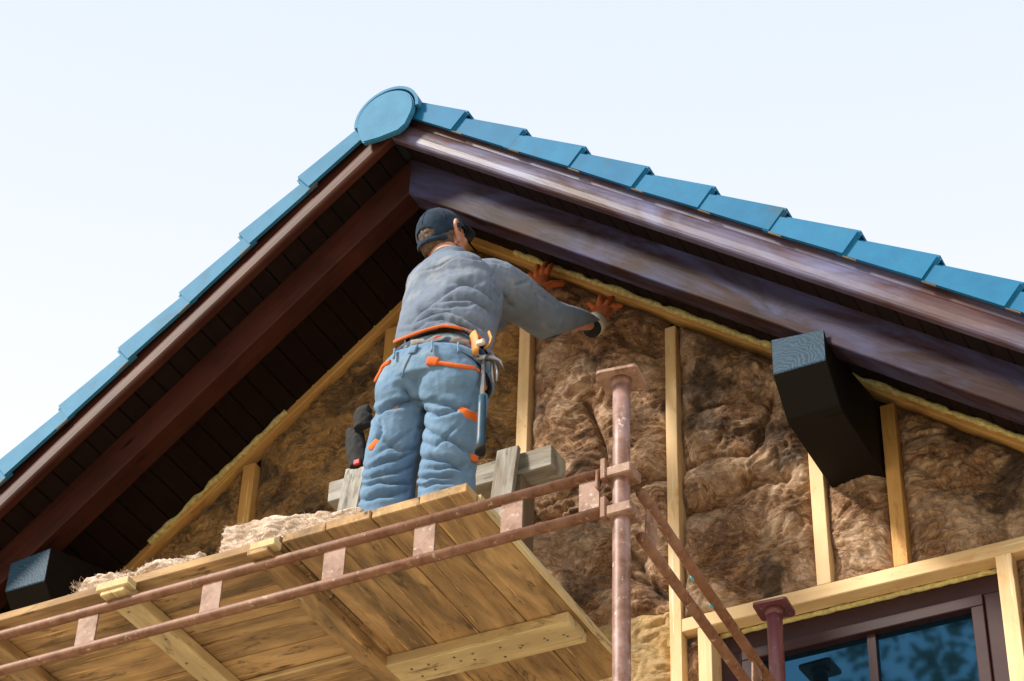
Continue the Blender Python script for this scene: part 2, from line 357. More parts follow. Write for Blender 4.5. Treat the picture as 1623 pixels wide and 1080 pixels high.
# insulation bays -----------------------------------------------------------
CREASE = [[(.962, 6.784), (1.237, 6.715), (1.283, 6.806), (1.33, 6.95)], [(.965, 6.55), (1.134, 6.547), (1.231, 6.59), (1.367, 6.56)], [(1.017, 7.008), (1.162, 6.986)],
          [(.36, 6.72), (.60, 6.66), (.89, 6.74)], [(.55, 7.2), (.62, 6.9), (.60, 6.7)], [(.72, 6.45), (.80, 6.28), (.88, 6.2)], [(.66, 6.4), (.80, 6.28)]]
def bay(x0, x1, z0, zt, m, seed, bulge=.025, amp=1.0, step=.0065, flat=False):
    """fluffy batt pressed between two studs; zt(x) is its upper edge"""
    nx = max(8, int((x1-x0)/step)); zm = max(zt(x0), zt(x1), zt((x0+x1)/2)); nz = int((zm-z0)/step)
    u, v = np.meshgrid(np.linspace(0, 1, nx), np.linspace(0, 1, nz))
    X = x0+(x1-x0)*u; top = np.vectorize(zt)(X); Z = z0+(top-z0)*v
    P = np.stack([X, np.full_like(X, seed*3.7), Z], -1)
    wv = np.stack([noise3(P*3.1), noise3(P*3.1+31), noise3(P*3.1+67)], -1)*.16
    W = P+wv; W2 = P+wv*.5+np.stack([noise3(P*9), noise3(P*9+11), noise3(P*9+23)], -1)*.05
    b1 = np.abs(noise3(W*np.array([2.6, 1, 2.9]))); b2 = np.abs(noise3(W2*np.array([6.0, 1, 8.5])+5)); b3 = np.abs(noise3(W2*np.array([19, 1, 26])+9)); b4 = noise3(W2*np.array([60, 1, 44])+2)
    h = .058*np.sqrt(b1+.03)+.026*np.sqrt(b2+.004)+.019*np.sqrt(b3+.003)+.006*b4+.010*noise3(W2*np.array([11, 1, 32.]))
    e = np.minimum(np.minimum(u*(x1-x0), (1-u)*(x1-x0)), np.minimum(v, 1-v)*(top-z0))
    edge = 1-np.exp(-e/.028)
    P2 = np.stack([X.ravel(), Z.ravel()], -1)
    cut = np.zeros(len(P2))
    for c in CREASE:
        c2 = [(a+.0, b) for a, b in c]; dd = seg_dist(P2+wv.reshape(-1, 3)[:, [0, 2]]*.25, c2); cut = np.maximum(cut, np.exp(-(dd/.009)**2)*.05+np.exp(-(dd/.045)**2)*.025)
    Y = .055 - edge*(bulge+.02) - amp*(h-.045)*(.35+.65*edge) + cut.reshape(X.shape)
    # ragged edges
    X = X + (u-.5)*0 ; V = np.stack([X, Y, Z], -1).reshape(-1, 3)
    I = np.arange(nx*nz).reshape(nz, nx); Fq = np.stack([I[:-1, :-1], I[:-1, 1:], I[1:, 1:], I[1:, :-1]], -1).reshape(-1, 4)
    o = obj('insulation_batt', mesh('insulation_batt', V, Fq, m, True), wall)
    FIB.append((V.copy(), normals(V, Fq), m)); return o
FIB = []; FR = np.random.default_rng(11)
def fibres(V, Nn, m, per_m2=2000):
    """loose threads curling off the surface of a batt"""
    area = np.ptp(V[:, 0])*np.ptp(V[:, 2])*.75; n = int(area*per_m2); k = FR.integers(0, len(V), n)
    sg = np.where(Nn[:, 1:2] > 0, -1, 1); Nr = (Nn*sg)[k]; p = V[k]
    t = FR.normal(size=(n, 3)); t -= Nr*(t*Nr).sum(1, keepdims=True); t /= np.linalg.norm(t, axis=1, keepdims=True)
    b = np.cross(Nr, t); L = FR.uniform(.010, .038, (n, 1)); cv = FR.normal(0, .35, (n, 1)); up = FR.uniform(.03, .30, (n, 1))
    rings = []; r0 = .00055
    for i, u in enumerate((0, .33, .67, 1.0)):
        c = p+t*L*u+b*L*cv*u*u+Nr*L*up*np.sin(u*2.4)*.8+Nr*.0005
        for a in (0, 2.094, 4.189): rings.append(c+(Nr*math.cos(a)+b*math.sin(a))*r0*(1-.7*u))
    A = np.stack(rings, 1).reshape(-1, 3); f = []
    base = np.arange(n)[:, None]*12
    for i in range(3):
        for j in range(3): f.append(base+np.array([[i*3+j, i*3+(j+1) % 3, (i+1)*3+(j+1) % 3, (i+1)*3+j]]))
    Fq = np.concatenate(f, 0); me = bpy.data.meshes.new('loose_fibre'); me.vertices.add(len(A)); me.vertices.foreach_set('co', A.astype(np.float32).ravel())
    me.loops.add(len(Fq)*4); me.loops.foreach_set('vertex_index', Fq.astype(np.int32).ravel()); me.polygons.add(len(Fq)); me.polygons.foreach_set('loop_start', np.arange(0, len(Fq)*4, 4, dtype=np.int32))
    me.update(calc_edges=True); me.materials.append(m); o = obj('loose_fibre', me, wall); o['kind'] = 'stuff'
zt0 = lambda x: PI_BOT-.004 - T*abs(x)
bay(-2.4, -1.735, 5.0, zt0, M_WOOLG, 1); bay(-1.685, -1.04, 5.4, zt0, M_WOOLG, 2); bay(-.99, -.387, 5.4, zt0, M_WOOLG, 3)
bay(-.34, .267, 5.4, zt0, M_WOOLG, 4); bay(.307, .917, 6.135, zt0, M_WOOL, 5); bay(.307, .917, 4.9, lambda x: 6.165, M_WOOLY, 6, .02, .8)
bay(.953, 1.479, 6.066, zt0, M_WOOL, 7, .045); bay(1.521, 1.761, 6.066, lambda x: 6.56, M_WOOL, 8, .03); bay(1.803, 2.455, 6.066, zt0, M_WOOL, 9, .02)
bay(2.495, 3.2, 6.066, zt0, M_WOOL, 10, .02); bay(.953, 1.027, 4.9, lambda x: 6.022, M_WOOL, 11, .01, .6); bay(2.16, 2.9, 4.9, lambda x: 6.022, M_WOOL, 12, .02)
M_FIBRE = plain('tan_fibre', (.34, .21, .12), .9, 0, .6, 9); M_FIBREG = plain('golden_fibre', (.30, .165, .055), .9, 0, .6, 9)
for v_, n_, m_ in FIB: fibres(v_, n_, M_FIBREG if m_ in (M_WOOLG, M_WOOLY) else M_FIBRE)
# foam bead squeezed out above the top plate
def foam(side, s0, s1):
    pts, rad = [], []; k = int((s1-s0)/.012)
    for i in range(k+1):
        s = s0+(s1-s0)*i/k; nz = float(fbm(np.array([[s*9, side*3., 1.]]), 3)[0]); nz2 = float(noise3(np.array([[s*45, 2., side]]))[0])
        pts.append(rake(side, s, -.006+nz2*.006, -.008+nz*.006)); rad.append(max(.004, .0125+nz*.010+nz2*.005))
    v, f = tube_vf(pts, rad, 8); return obj('foam_bead', mesh('foam_bead', v, f, M_FOAM, True), wall)
foam(1, .30, 1.75); foam(1, 2.0, 3.6); foam(-1, 1.1, 1.9)

# roof -------------------------------------------------------------------
# one slab per slope above the soffit (its own thickness), then verge tiles, ridge, boards
def slab(side, y0, y1, n0, n1, s1):
    P = [rake(side, s, y, n) for n in (n0, n1) for y in (y0, y1) for s in (0.0, s1)]
    for i in (0, 2, 4, 6): P[i].x = 0; P[i].z = I_SOF + (n0 if i < 4 else n1)/CA
    return [tuple(p) for p in P], [(0, 1, 3, 2), (4, 6, 7, 5), (0, 4, 5, 1), (2, 3, 7, 6), (1, 5, 7, 3), (0, 2, 6, 4)]
roof = obj('roof', mesh('roof', *join([slab(-1, -.645, 9.3, .024, .12, 5.6), slab(1, -.645, 9.3, .024, .12, 5.6)]), M_UNDERLAY), house)
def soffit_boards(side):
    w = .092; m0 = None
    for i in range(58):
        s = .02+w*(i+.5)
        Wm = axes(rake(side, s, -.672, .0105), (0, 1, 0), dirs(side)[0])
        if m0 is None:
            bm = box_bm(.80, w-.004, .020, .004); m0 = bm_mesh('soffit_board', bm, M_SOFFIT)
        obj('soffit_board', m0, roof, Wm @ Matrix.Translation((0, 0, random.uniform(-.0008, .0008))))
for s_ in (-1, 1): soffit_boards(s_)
def extrude_profile(name, side, prof, s0, s1, m, mitre=True, n=30):
    """moulding: profile of (y, n) swept down the slope, mitred on the ridge line"""
    V, F = [], []; k = len(prof); ss = np.linspace(s0, s1, n)
    for i, s in enumerate(ss):
        for (y, nn) in prof:
            p = rake(side, s, y, nn)
            if i == 0 and mitre: p = Vector((side*.0005, y, I_SOF + nn/CA))
            V.append(tuple(p))
    for i in range(n-1):
        for j in range(k):
            a = i*k+j; b = i*k+(j+1) % k
            F.append((a, b, b+k, a+k) if side < 0 else (a, a+k, b+k, b))
    F.append(tuple(range(k)) if side > 0 else tuple(reversed(range(k)))); F.append(tuple(reversed(range((n-1)*k, n*k))) if side > 0 else tuple(range((n-1)*k, n*k)))
    # local frame along the slope so the grain follows the board
    d, nv = dirs(side); Wm = axes(rake(side, 0, -.6, 0), d, nv); inv = Wm.inverted()
    V = [tuple(inv @ Vector(p)) for p in V]
    return obj(name, mesh(name, V, F, m), roof, Wm)
FASC = [(-.648, .128), (-.668, .128), (-.668, .074), (-.672, .068), (-.682, .060), (-.689, .040), (-.6925, .018), (-.692, -.004), (-.688, -.014), (-.681, -.019), (-.652, -.019), (-.648, -.015)]
RAFT = [(-.520, .0), (-.520, -.148), (-.517, -.152), (-.423, -.152), (-.420, -.148), (-.420, .0)]
for side, m, mf in ((-1, M_STAIN, M_FASCL), (1, M_STAIN_SHEEN, M_FASCR)):
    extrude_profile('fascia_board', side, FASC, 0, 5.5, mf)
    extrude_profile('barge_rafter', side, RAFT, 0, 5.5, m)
# second rafter line against the wall hidden in the dark of the eaves is the house frame itself
# verge tiles
def tile_mesh():
    bm = bmesh.new(); L0, L1, NB = -.045, .34, .094
    def ring(s, top, y):
        return [bm.verts.new((s, yy, nn)) for yy, nn in ((y, NB), (y, top), (y+.30, top), (y+.30, top-.016), (y+.016, top-.016), (y+.016, NB))]
    a = ring(L0, .178-.004, .010); b = ring(L1, .207, .0)
    k = 6
    for i in range(k): bm.faces.new((a[i], a[(i+1) % k], b[(i+1) % k], b[i]))
    bm.faces.new(a[::-1]); bm.faces.new(b)
    bmesh.ops.recalc_face_normals(bm, faces=bm.faces)
    ed = [e for e in bm.edges if all(v in (a[1], b[0], b[1], b[2]) for v in e.verts)]
    bmesh.ops.bevel(bm, geom=ed, offset=.013, segments=3, affect='EDGES')
    return bm_mesh('verge_tile', bm, M_TILE)
TM = tile_mesh()
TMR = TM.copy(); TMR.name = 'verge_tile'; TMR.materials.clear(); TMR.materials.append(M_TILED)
clip_m = None
for side in (-1, 1):
    for k in range(15):
        s = (-.023 if side > 0 else .072) + .3405*k
        d, n = dirs(side)
        # local x down the slope, local y into the house, local z normal
        Wm = Matrix((d, (0, 1, 0), n)).transposed().to_4x4(); Wm.translation = rake(side, s, -.712, 0)
        jit = Matrix.Translation((random.uniform(-.005, .005), random.uniform(-.003, .003), random.uniform(-.002, .002))) @ Matrix.Rotation(random.uniform(-.012, .012), 4, 'Y') @ Matrix.Rotation(random.uniform(-.012, .012), 4, 'Z')
        obj('verge_tile', TM if side < 0 else TMR, roof, Wm @ jit)
        e = rake(side, s+.33, -.702, .0895)
        obj('tile_batten_end', clip_m, roof, axes(e, d, (0, 1, 0))) if clip_m else None
        if clip_m is None: clip_m = board('tile_batten_end', e-d*.045, e+d*.015, 0.010, .004, (0, 1, 0), M_GREYD, roof, .001).data
# field tiles behind the verge, one stepped sheet per slope
for side in (-1, 1):
    V, F = [], []
    for k in range(16):
        s0 = -.023+.3405*k; o = len(V)
        for s, nn in ((s0, .150), (s0+.34, .182)):
            for y in (-.41, 9.3): V.append(tuple(rake(side, max(s, .02), y, nn)))
        for s, nn in ((s0+.34, .145),):
            for y in (-.41, 9.3): V.append(tuple(rake(side, s, y, nn)))
        F += [(o, o+1, o+3, o+2), (o+2, o+3, o+5, o+4)]
    obj('tile_field', mesh('tile_field', V, F, M_TILE), roof)
# ridge: end disc and a run of half round ridge tiles
def ridge_disc():
    pts = []
    for i in range(25):
        a = R(-18 + 216*i/24); pts.append((.134*math.cos(a), .132*math.sin(a)))
    pts += [(-.112, -.092), (-.096, -.122), (-.02, -.128), (.07, -.122), (.104, -.098)]
    V = [(x, 0, z) for x, z in pts]+[(x, .022, z) for x, z in pts]; n = len(pts)
    bm = bmesh.new(); vs_ = [bm.verts.new(p) for p in V]
    bm.faces.new(vs_[:n]); bm.faces.new(vs_[n:][::-1])
    for i in range(n): bm.faces.new((vs_[i], vs_[n+i], vs_[n+(i+1) % n], vs_[(i+1) % n]))
    bmesh.ops.recalc_face_normals(bm, faces=bm.faces)
    ed = [e for e in bm.edges if abs(e.verts[0].co.y) < 1e-6 and abs(e.verts[1].co.y) < 1e-6]
    bmesh.ops.bevel(bm, geom=ed, offset=.005, segments=2, affect='EDGES')
    return bm_mesh('ridge_end_disc', bm, M_TILE)
obj('ridge_end_disc', ridge_disc(), roof, Matrix.Translation((-.006, -.745, 8.352)))
def ridge_tile(y0, r, dz):
    V, F = [], []; n = 22
    for y, rr in ((y0, r+.012), (y0+.40, r)):
        for ro in (rr, rr-.014):
            for i in range(n): a = R(-2+190*i/(n-1)); V.append((-.006+ro*math.cos(a), y, 8.352+dz+ro*math.sin(a)))
    for i in range(n-1):
        F += [(i, i+1, 2*n+i+1, 2*n+i), (n+i+1, n+i, 3*n+i, 3*n+i+1), (i+1, i, n+i, n+i+1), (2*n+i, 2*n+i+1, 3*n+i+1, 3*n+i)]
    F += [(0, 2*n, 3*n, n), (n-1, 2*n-1, 4*n-1, 3*n-1)]
    return mesh('ridge_tile', V, F, M_TILE, False)
rm = ridge_tile(-.735, .140, .010)
for k in range(24): obj('ridge_tile', rm, roof, Matrix.Translation((0, .385*k, 0)))
# purlins with chamfered ends
def purlin(xc, side, zc=6.745):
    """butt end, raked upper face under the rafter, chamfered lower corner; runs back into the wall"""
    w = .197; z0 = 6.472
    prof = [(-.540, 6.600), (-.540, zc), (-.515, zc+.01), (.40, zc+.01), (.40, z0), (-.400, z0), (-.428, z0+.010)]
    bm = bmesh.new(); A = []; 
    for x in (-w/2, w/2):
        ring = []
        for (y, z) in prof:
            ztop = I_SOF - T*abs(xc+x) - .155/CA + .0 if y > -.53 else None
            ring.append(bm.verts.new((x, y+.54, z-z0)))
        A.append(ring)
    # upper edge follows the slope of the rafter underside
    n = len(prof)
    for k, x in enumerate((-w/2, w/2)):
        for j in (1, 2, 3):
            lim = I_SOF - T*abs(xc+x) - .002
            if j >= 2: A[k][j].co.z = min(lim, zc+.30)-z0 if prof[j][0] > 0 else min(I_SOF - T*abs(xc+x) - .153/CA, zc+.02)-z0
            else: A[k][j].co.z = (zc - side*x*.10) - z0
    bm.faces.new(A[0]); bm.faces.new(A[1][::-1])
    for j in range(n): bm.faces.new((A[0][j], A[1][j], A[1][(j+1) % n], A[0][(j+1) % n]))
    bmesh.ops.triangulate(bm, faces=[f for f in bm.faces if len(f.verts) == 4 and abs(f.normal.x) < .99][:0])
    bmesh.ops.recalc_face_normals(bm, faces=bm.faces)
    bmesh.ops.bevel(bm, geom=bm.edges[:], offset=.003, segments=1, affect='EDGES')
    m = bm_mesh('purlin', bm, [M_PURLIN, M_PEND])
    for p in m.polygons:
        if p.normal.y < -.9: p.material_index = 1
    return obj('purlin', m, house, Matrix.Translation((xc, -.54, z0)))
def purlin_end_mat():
    m, t, b = mat('painted_end_grain'); q = N(t); v = q.coords((1, .2, 1), jitter=False)
    w = q.n('ShaderNodeTexWave', wave_type='RINGS', rings_direction='SPHERICAL'); w.inputs['Scale'].default_value = 21; w.inputs['Distortion'].default_value = 11; w.inputs['Detail'].default_value = 3; w.inputs['Detail Scale'].default_value = 1.2
    mp = q.n('ShaderNodeMapping'); mp.inputs['Location'].default_value = (.07, 0, -.12); q.l(v, mp.inputs['Vector']); q.l(mp.outputs[0], w.inputs['Vector'])
    c = q.ramp(w.outputs['Fac'], [(.1, (.010, .032, .060)), (.5, (.016, .050, .090)), (.9, (.024, .072, .125))])
    c = q.mix(q.ramp(q.noise(v, 9, 5, .6), [(.45, (0, 0, 0)), (.75, (1, 1, 1))]), c, (.020, .055, .095))
    q.l(c, b.inputs['Base Color']); b.inputs['Roughness'].default_value = .6; b.inputs['Specular IOR Level'].default_value = .2; q.bump(w.outputs['Fac'], b, .25, .0015); return m
M_PEND = purlin_end_mat()
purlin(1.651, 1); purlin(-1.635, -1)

# window ------------------------------------------------------------------
win = obj('window', mesh('window', *[[], []], M_WINF), house)
bpy.data.objects.remove(win)
WY = .105
def rect_frame(name, x0, x1, z0, z1, w, y, d, m, parent, ws=None):
    parts = []
    for (a, b, c, e) in ((x0, x1, z1-w, z1), (x0, x1, z0, z0+w), (x0, x0+w, z0+w, z1-w), (x1-w, x1, z0+w, z1-w)):
        v = [(X, Y, Z) for X in (a, b) for Y in (y, y+d) for Z in (c, e)]
        parts.append((v, [(0, 1, 3, 2), (4, 6, 7, 5), (0, 4, 5, 1), (2, 3, 7, 6), (0, 2, 6, 4), (1, 5, 7, 3)]))
    v, f = join(parts)
    bm = bmesh.new(); m_ = bpy.data.meshes.new('t'); m_.from_pydata(v, [], f); bm.from_mesh(m_); bmesh.ops.recalc_face_normals(bm, faces=bm.faces)
    bmesh.ops.bevel(bm, geom=bm.edges[:], offset=.003, segments=1, affect='EDGES'); o = obj(name, bm_mesh(name, bm, m), parent); return o
win = rect_frame('window', 1.075, 2.112, 4.72, 6.012, .078, WY-.025, .07, M_WINF, house)
rect_frame('sash', 1.154, 2.033, 4.799, 5.933, .044, WY-.035, .05, M_WINF, win)
v = [(X, Y, Z) for X in (1.612, 1.642) for Y in (WY-.018, WY+.02) for Z in (4.843, 5.889)]
obj('glazing_bar', mesh('glazing_bar', v, [(0, 1, 3, 2), (4, 6, 7, 5), (0, 4, 5, 1), (2, 3, 7, 6), (0, 2, 6, 4), (1, 5, 7, 3)], M_WINF), win)
for a, b in ((1.197, 1.6115), (1.6425, 1.990)):
    obj('pane', mesh('pane', [(a, WY, 4.842), (b, WY, 4.842), (b, WY, 5.890), (a, WY, 5.890)], [(0, 1, 2, 3)], M_GLASS), win)
fo = []
for i in range(60):
    x = 1.08+i*.0172; fo.append((x, .075+.004*float(noise3(np.array([[x*30, 1, 1.]]))[0]), 6.012+.004*float(noise3(np.array([[x*22, 5, 1.]]))[0])))
v, f = tube_vf(fo, .010, 8); obj('foam_strip', mesh('foam_strip', v, f, M_FOAM, True), win)
obj('room_back', mesh('room_back', [(1.0, .9, 4.4), (2.3, .9, 4.4), (2.3, .9, 6.3), (1.0, .9, 6.3)], [(0, 1, 2, 3)], M_UNDERLAY), house)

# ------------------------------------------------------------------ tree across the yard, mirrored in the window
M_LEAF = plain('leaf', (.045, .085, .02), .6, 0, .5, 3); M_BARK = plain('bark', (.09, .06, .04), .9, 0, .4, 30, .6)
tree = thing('tree', 'tall broad leafy tree across the yard, seen only as a reflection in the window', 'tree', (-2.2, -14.5, 0))
tp = [((-2.2, -14.5, 0), (-2.3, -14.4, 4), (-2.1, -14.6, 8), (-2.3, -14.5, 13))]
parts = [tube_vf(tp[0], [.36, .28, .20, .07], 12)]
for k in range(9):
    z0 = 5+k*.85; a_ = k*2.4; r_ = 3.0-.12*k; p0 = vec3 = Vector((-2.2, -14.5, z0)); p2 = p0+Vector((r_*math.cos(a_), r_*math.sin(a_), 1.9)); parts.append(tube_vf([p0, p0.lerp(p2, .5)+Vector((0, 0, -.2)), p2], [.11, .07, .02], 7))
v, f = join(parts); obj('trunk', mesh('trunk', v, f, M_BARK, True), tree)
cl_ = [(Vector((-2.2+RNG.uniform(-3.2, 3.2), -14.5+RNG.uniform(-2.2, 2.2), RNG.uniform(6, 16.0))), RNG.uniform(.5, 1.15)) for _ in range(62)]
cl_ = [(c_, r_) for c_, r_ in cl_ if ((c_.x+2.2)/3.4)**2+((c_.z-10.8)/5.4)**2 < 1.05]
V, F = [], []
for c_, r_ in cl_:
    for _ in range(190):
        d_ = Vector(RNG.normal(size=3)).normalized()*r_*RNG.uniform(.35, 1)**.5; p = c_+d_; u_ = Vector(RNG.normal(size=3)).normalized(); w_ = u_.orthogonal().normalized(); z_ = RNG.uniform(.06, .12); o_ = len(V)
        V += [tuple(p-u_*z_), tuple(p+w_*z_*.5), tuple(p+u_*z_), tuple(p-w_*z_*.5)]; F.append((o_, o_+1, o_+2, o_+3))
obj('crown', mesh('crown', V, F, M_LEAF), tree)

# ------------------------------------------------------------------ scaffold
scf = thing('scaffold', 'rusty steel scaffold of pinkish red posts and twin tube rails with strap plates', 'scaffold', (1.405, -1.462, 0))
def tube(name, p0, p1, r, m, parent, seg=16):
    L = (Vector(p1)-Vector(p0)).length; k = max(2, int(L/.25))
    v, f = tube_vf([(0, 0, L*i/k) for i in range(k+1)], r, seg)
    W = Vector(p1)-Vector(p0); q = W.to_track_quat('Z', 'Y').to_matrix().to_4x4(); q.translation = Vector(p0)
    return obj(name, mesh(name, v, f, m, True), parent, q)
def sharp(o):
    o.data.polygons.foreach_set('use_smooth', np.array([len(p.vertices) < 8 for p in o.data.polygons])); return o
def post(x, y, r, m, top, plate, rot):
    p = sharp(tube('standard_post', (x, y, 0.012), (x, y, top-.010), r, m, scf, 20))
    W = Matrix.Translation((x, y, top-.005)) @ Matrix.Rotation(R(rot), 4, 'Z')
    bm = bmesh.new(); ol = []
    for cx_, cy_, a0 in ((1, 1, 0), (-1, 1, 90), (-1, -1, 180), (1, -1, 270)):
        for k_ in range(5): an = R(a0+22.5*k_); ol.append((cx_*(plate[0]/2-.014)+.014*math.cos(an), cy_*(plate[1]/2-.014)+.014*math.sin(an)))
    lo = [bm.verts.new((x_, y_, -.005)) for x_, y_ in ol]; hi = [bm.verts.new((x_, y_, .005)) for x_, y_ in ol]; nn_ = len(ol)
    bm.faces.new(lo[::-1]); bm.faces.new(hi)
    for k_ in range(nn_): bm.faces.new((lo[k_], lo[(k_+1) % nn_], hi[(k_+1) % nn_], hi[k_]))
    obj('head_plate', bm_mesh('head_plate', bm, M_PLATE if m is M_POST else M_POSTD), p, W)
    v, f = tube_vf([(0, 0, .005), (0, 0, .017), (0, 0, .020)], [.013, .013, .008], 6); obj('bolt', mesh('bolt', v, f, m), p, W @ Matrix.Translation((-.03, .01, 0)))
    # weld collar under the plate and base plate on the ground
    v, f = tube_vf([(x, y, top-.035), (x, y, top-.0105)], [r+.002, r+.008], 20); obj('weld_collar', mesh('weld_collar', v, f, m, True), p)
    bm = box_bm(.2, .2, .012, .002); obj('base_plate', bm_mesh('base_plate', bm, M_PLATE), p, Matrix.Translation((x-.1, y, .006)))
    return p
p1 = post(1.405, -1.462, .0262, M_POST, 5.966, (.130, .118), 8)
p2 = post(1.354, -.112, .0275, M_POSTD, 5.950, (.124, .115), 4)
fb = obj('ladder_beam', tube_mesh('ladder_beam', [(-2.6, -1.462, 5.640), (-1, -1.462, 5.639), (.2, -1.462, 5.634), (1.362, -1.462, 5.628)], .0170, M_TUBE, 16), scf)
obj('lower_tube', tube_mesh('lower_tube', [(-2.6, -1.462, 5.500), (-1, -1.462, 5.498), (.3, -1.462, 5.494), (1.362, -1.462, 5.488)], .0170, M_TUBE, 16), fb)
for a, b in ((-2.0, -1.92), (-1.5, -1.42), (-1.02, -.945), (-.538, -.46), (-.058, .016), (.39, .468), (.711, .784), (1.009, 1.082), (1.268, 1.335)):
    board('strap_plate', (a, -1.462, 5.564), (b, -1.462, 5.564), .112, .007, (0, 0, 1), M_PLATE, fb, .001)
sb = obj('side_ladder_beam', tube_mesh('side_ladder_beam', [(1.452, -1.430, 5.548), (1.452, -1.0, 5.502), (1.452, -.45, 5.452), (1.452, .02, 5.42)], .0165, M_TUBE, 16), scf)
obj('lower_tube', tube_mesh('lower_tube', [(1.452, -1.430, 5.392), (1.452, -1.0, 5.362), (1.452, -.45, 5.320), (1.452, .02, 5.29)], .0165, M_TUBE, 16), sb)
for y in (-1.36, -.56): board('strap_plate', (1.452, y-.035, 5.455 if y < -1 else 5.395), (1.452, y+.035, 5.448 if y < -1 else 5.388), .125, .007, (0, 0, 1), M_PLATE, sb, .001)
for y, z in ((-1.03, 5.505), (-.885, 5.4915)):
    v, f = ellipsoid_vf((1.4400, y, z-.0128), (.006, .012, .006), None, 10, 8); obj('paint_mark', mesh('paint_mark', v, f, M_CYAN, True), sb)
for z in (5.600, 5.462):                       # wedge clamps round the post
    bm = box_bm(.094, .078, .036, .004); c = obj('clamp', bm_mesh('clamp', bm, M_PLATE), p1, Matrix.Translation((1.358, -1.462, z)))
    bm = box_bm(.018, .03, .075, .003); obj('wedge', bm_mesh('wedge', bm, M_TUBE), p1, Matrix.Translation((1.356, -1.492, z+.012)))
for z in (5.43, 5.30):
    bm = box_bm(.12, .07, .034, .004); obj('clamp', bm_mesh('clamp', bm, M_POSTD), p2, Matrix.Translation((1.318, -.112, z)))
v, f = tube_vf([(1.335, -1.478, 5.63), (1.335, -1.482, 5.57), (1.345, -1.482, 5.555)], .006, 8); obj('locking_pin', mesh('locking_pin', v, f, M_TUBE, True), fb)

# ------------------------------------------------------------------ decks
dk = thing('plank_deck', 'nailed panel of short planks running to the wall under the worker, with a batten below', 'scaffold deck', (.55, -.9, 5.70), 'decks of the scaffold')
xs = [.224, .386, .548, .7205, .888]
for i in range(4):
    a, b = xs[i]+.0015, xs[i+1]-.0015; yy = -1.463+random.uniform(-.008, .004)
    board('plank', ((a+b)/2, yy, 5.717), ((a+b)/2, -.30, 5.717), b-a, .033+random.uniform(-.001, .002), (1, 0, 0), M_DECK, dk, .003, .0008, 6)
board('batten', (.150, -.672, 5.678), (.876, -.668, 5.678), .140, .042, (0, 1, 0), M_DECKL, dk, .003, .001, 4)
board('edge_strip', (.8955, -1.40, 5.712), (.8955, -.30, 5.712), .030, .012, (0, 0, 1), M_DECKL, dk, .001)
dl = thing('plank_deck', 'long planks laid side by side on joists at the far left end of the scaffold', 'scaffold deck', (-.9, -.9, 5.70), 'decks of the scaffold')
ys = [-1.462, -1.262, -1.115, -.930, -.700, -.50, -.30]
for i in range(6):
    a, b = ys[i]+.0015, ys[i+1]-.0015
    board('plank', (-3.0, (a+b)/2, 5.718), (.216-.008*(i % 2), (a+b)/2, 5.718), b-a, .032+random.uniform(-.001, .002), (0, 1, 0), M_DECK, dl, .003, .001, 10)
for x, w, m in ((-.390, .095, M_DECKL), (-.965, .09, M_DECK), (.160, .078, M_DECK), (-1.9, .09, M_DECK)):
    board('joist', (x, -1.500, 5.678), (x, -.32, 5.678), w, .043, (1, 0, 0), m, dl, .003, .001, 5)
board('joist', (-.39, -1.507, 5.690), (-.39, -1.46, 5.690), .128, .030, (1, 0, 0), M_DECKL, dl, .003)
board('joist', (.178, -1.502, 5.686), (.178, -1.46, 5.686), .094, .028, (1, 0, 0), M_DECKL, dl, .003)
board('batten', (-.36, -.800, 5.690), (.112, -.806, 5.690), .012, .016, (0, 1, 0), M_DECKL, dl, .002)

def nails(pts, parent, r=.005):
    v, f = join([tube_vf([p, Vector(p)+Vector(n_)*.003], [r, r*.9], 7) for p, n_ in pts]); o = obj('nail_heads', mesh('nail_heads', v, f, M_STEEL), parent); o['kind'] = 'stuff'
nails([((x+random.uniform(-.01, .01), y+random.uniform(-.02, .02), 5.658), (0, 0, -1)) for x in (.27, .34, .44, .50, .60, .67, .77, .83) for y in (-.69, -.65)], dk)
nails([((x+random.uniform(-.02, .02), y+random.uniform(-.02, .02), 5.657), (0, 0, -1)) for x in (-.39, -.965, .16) for y in (-1.40, -1.2, -1.02, -.82, -.6, -.42)], dl)

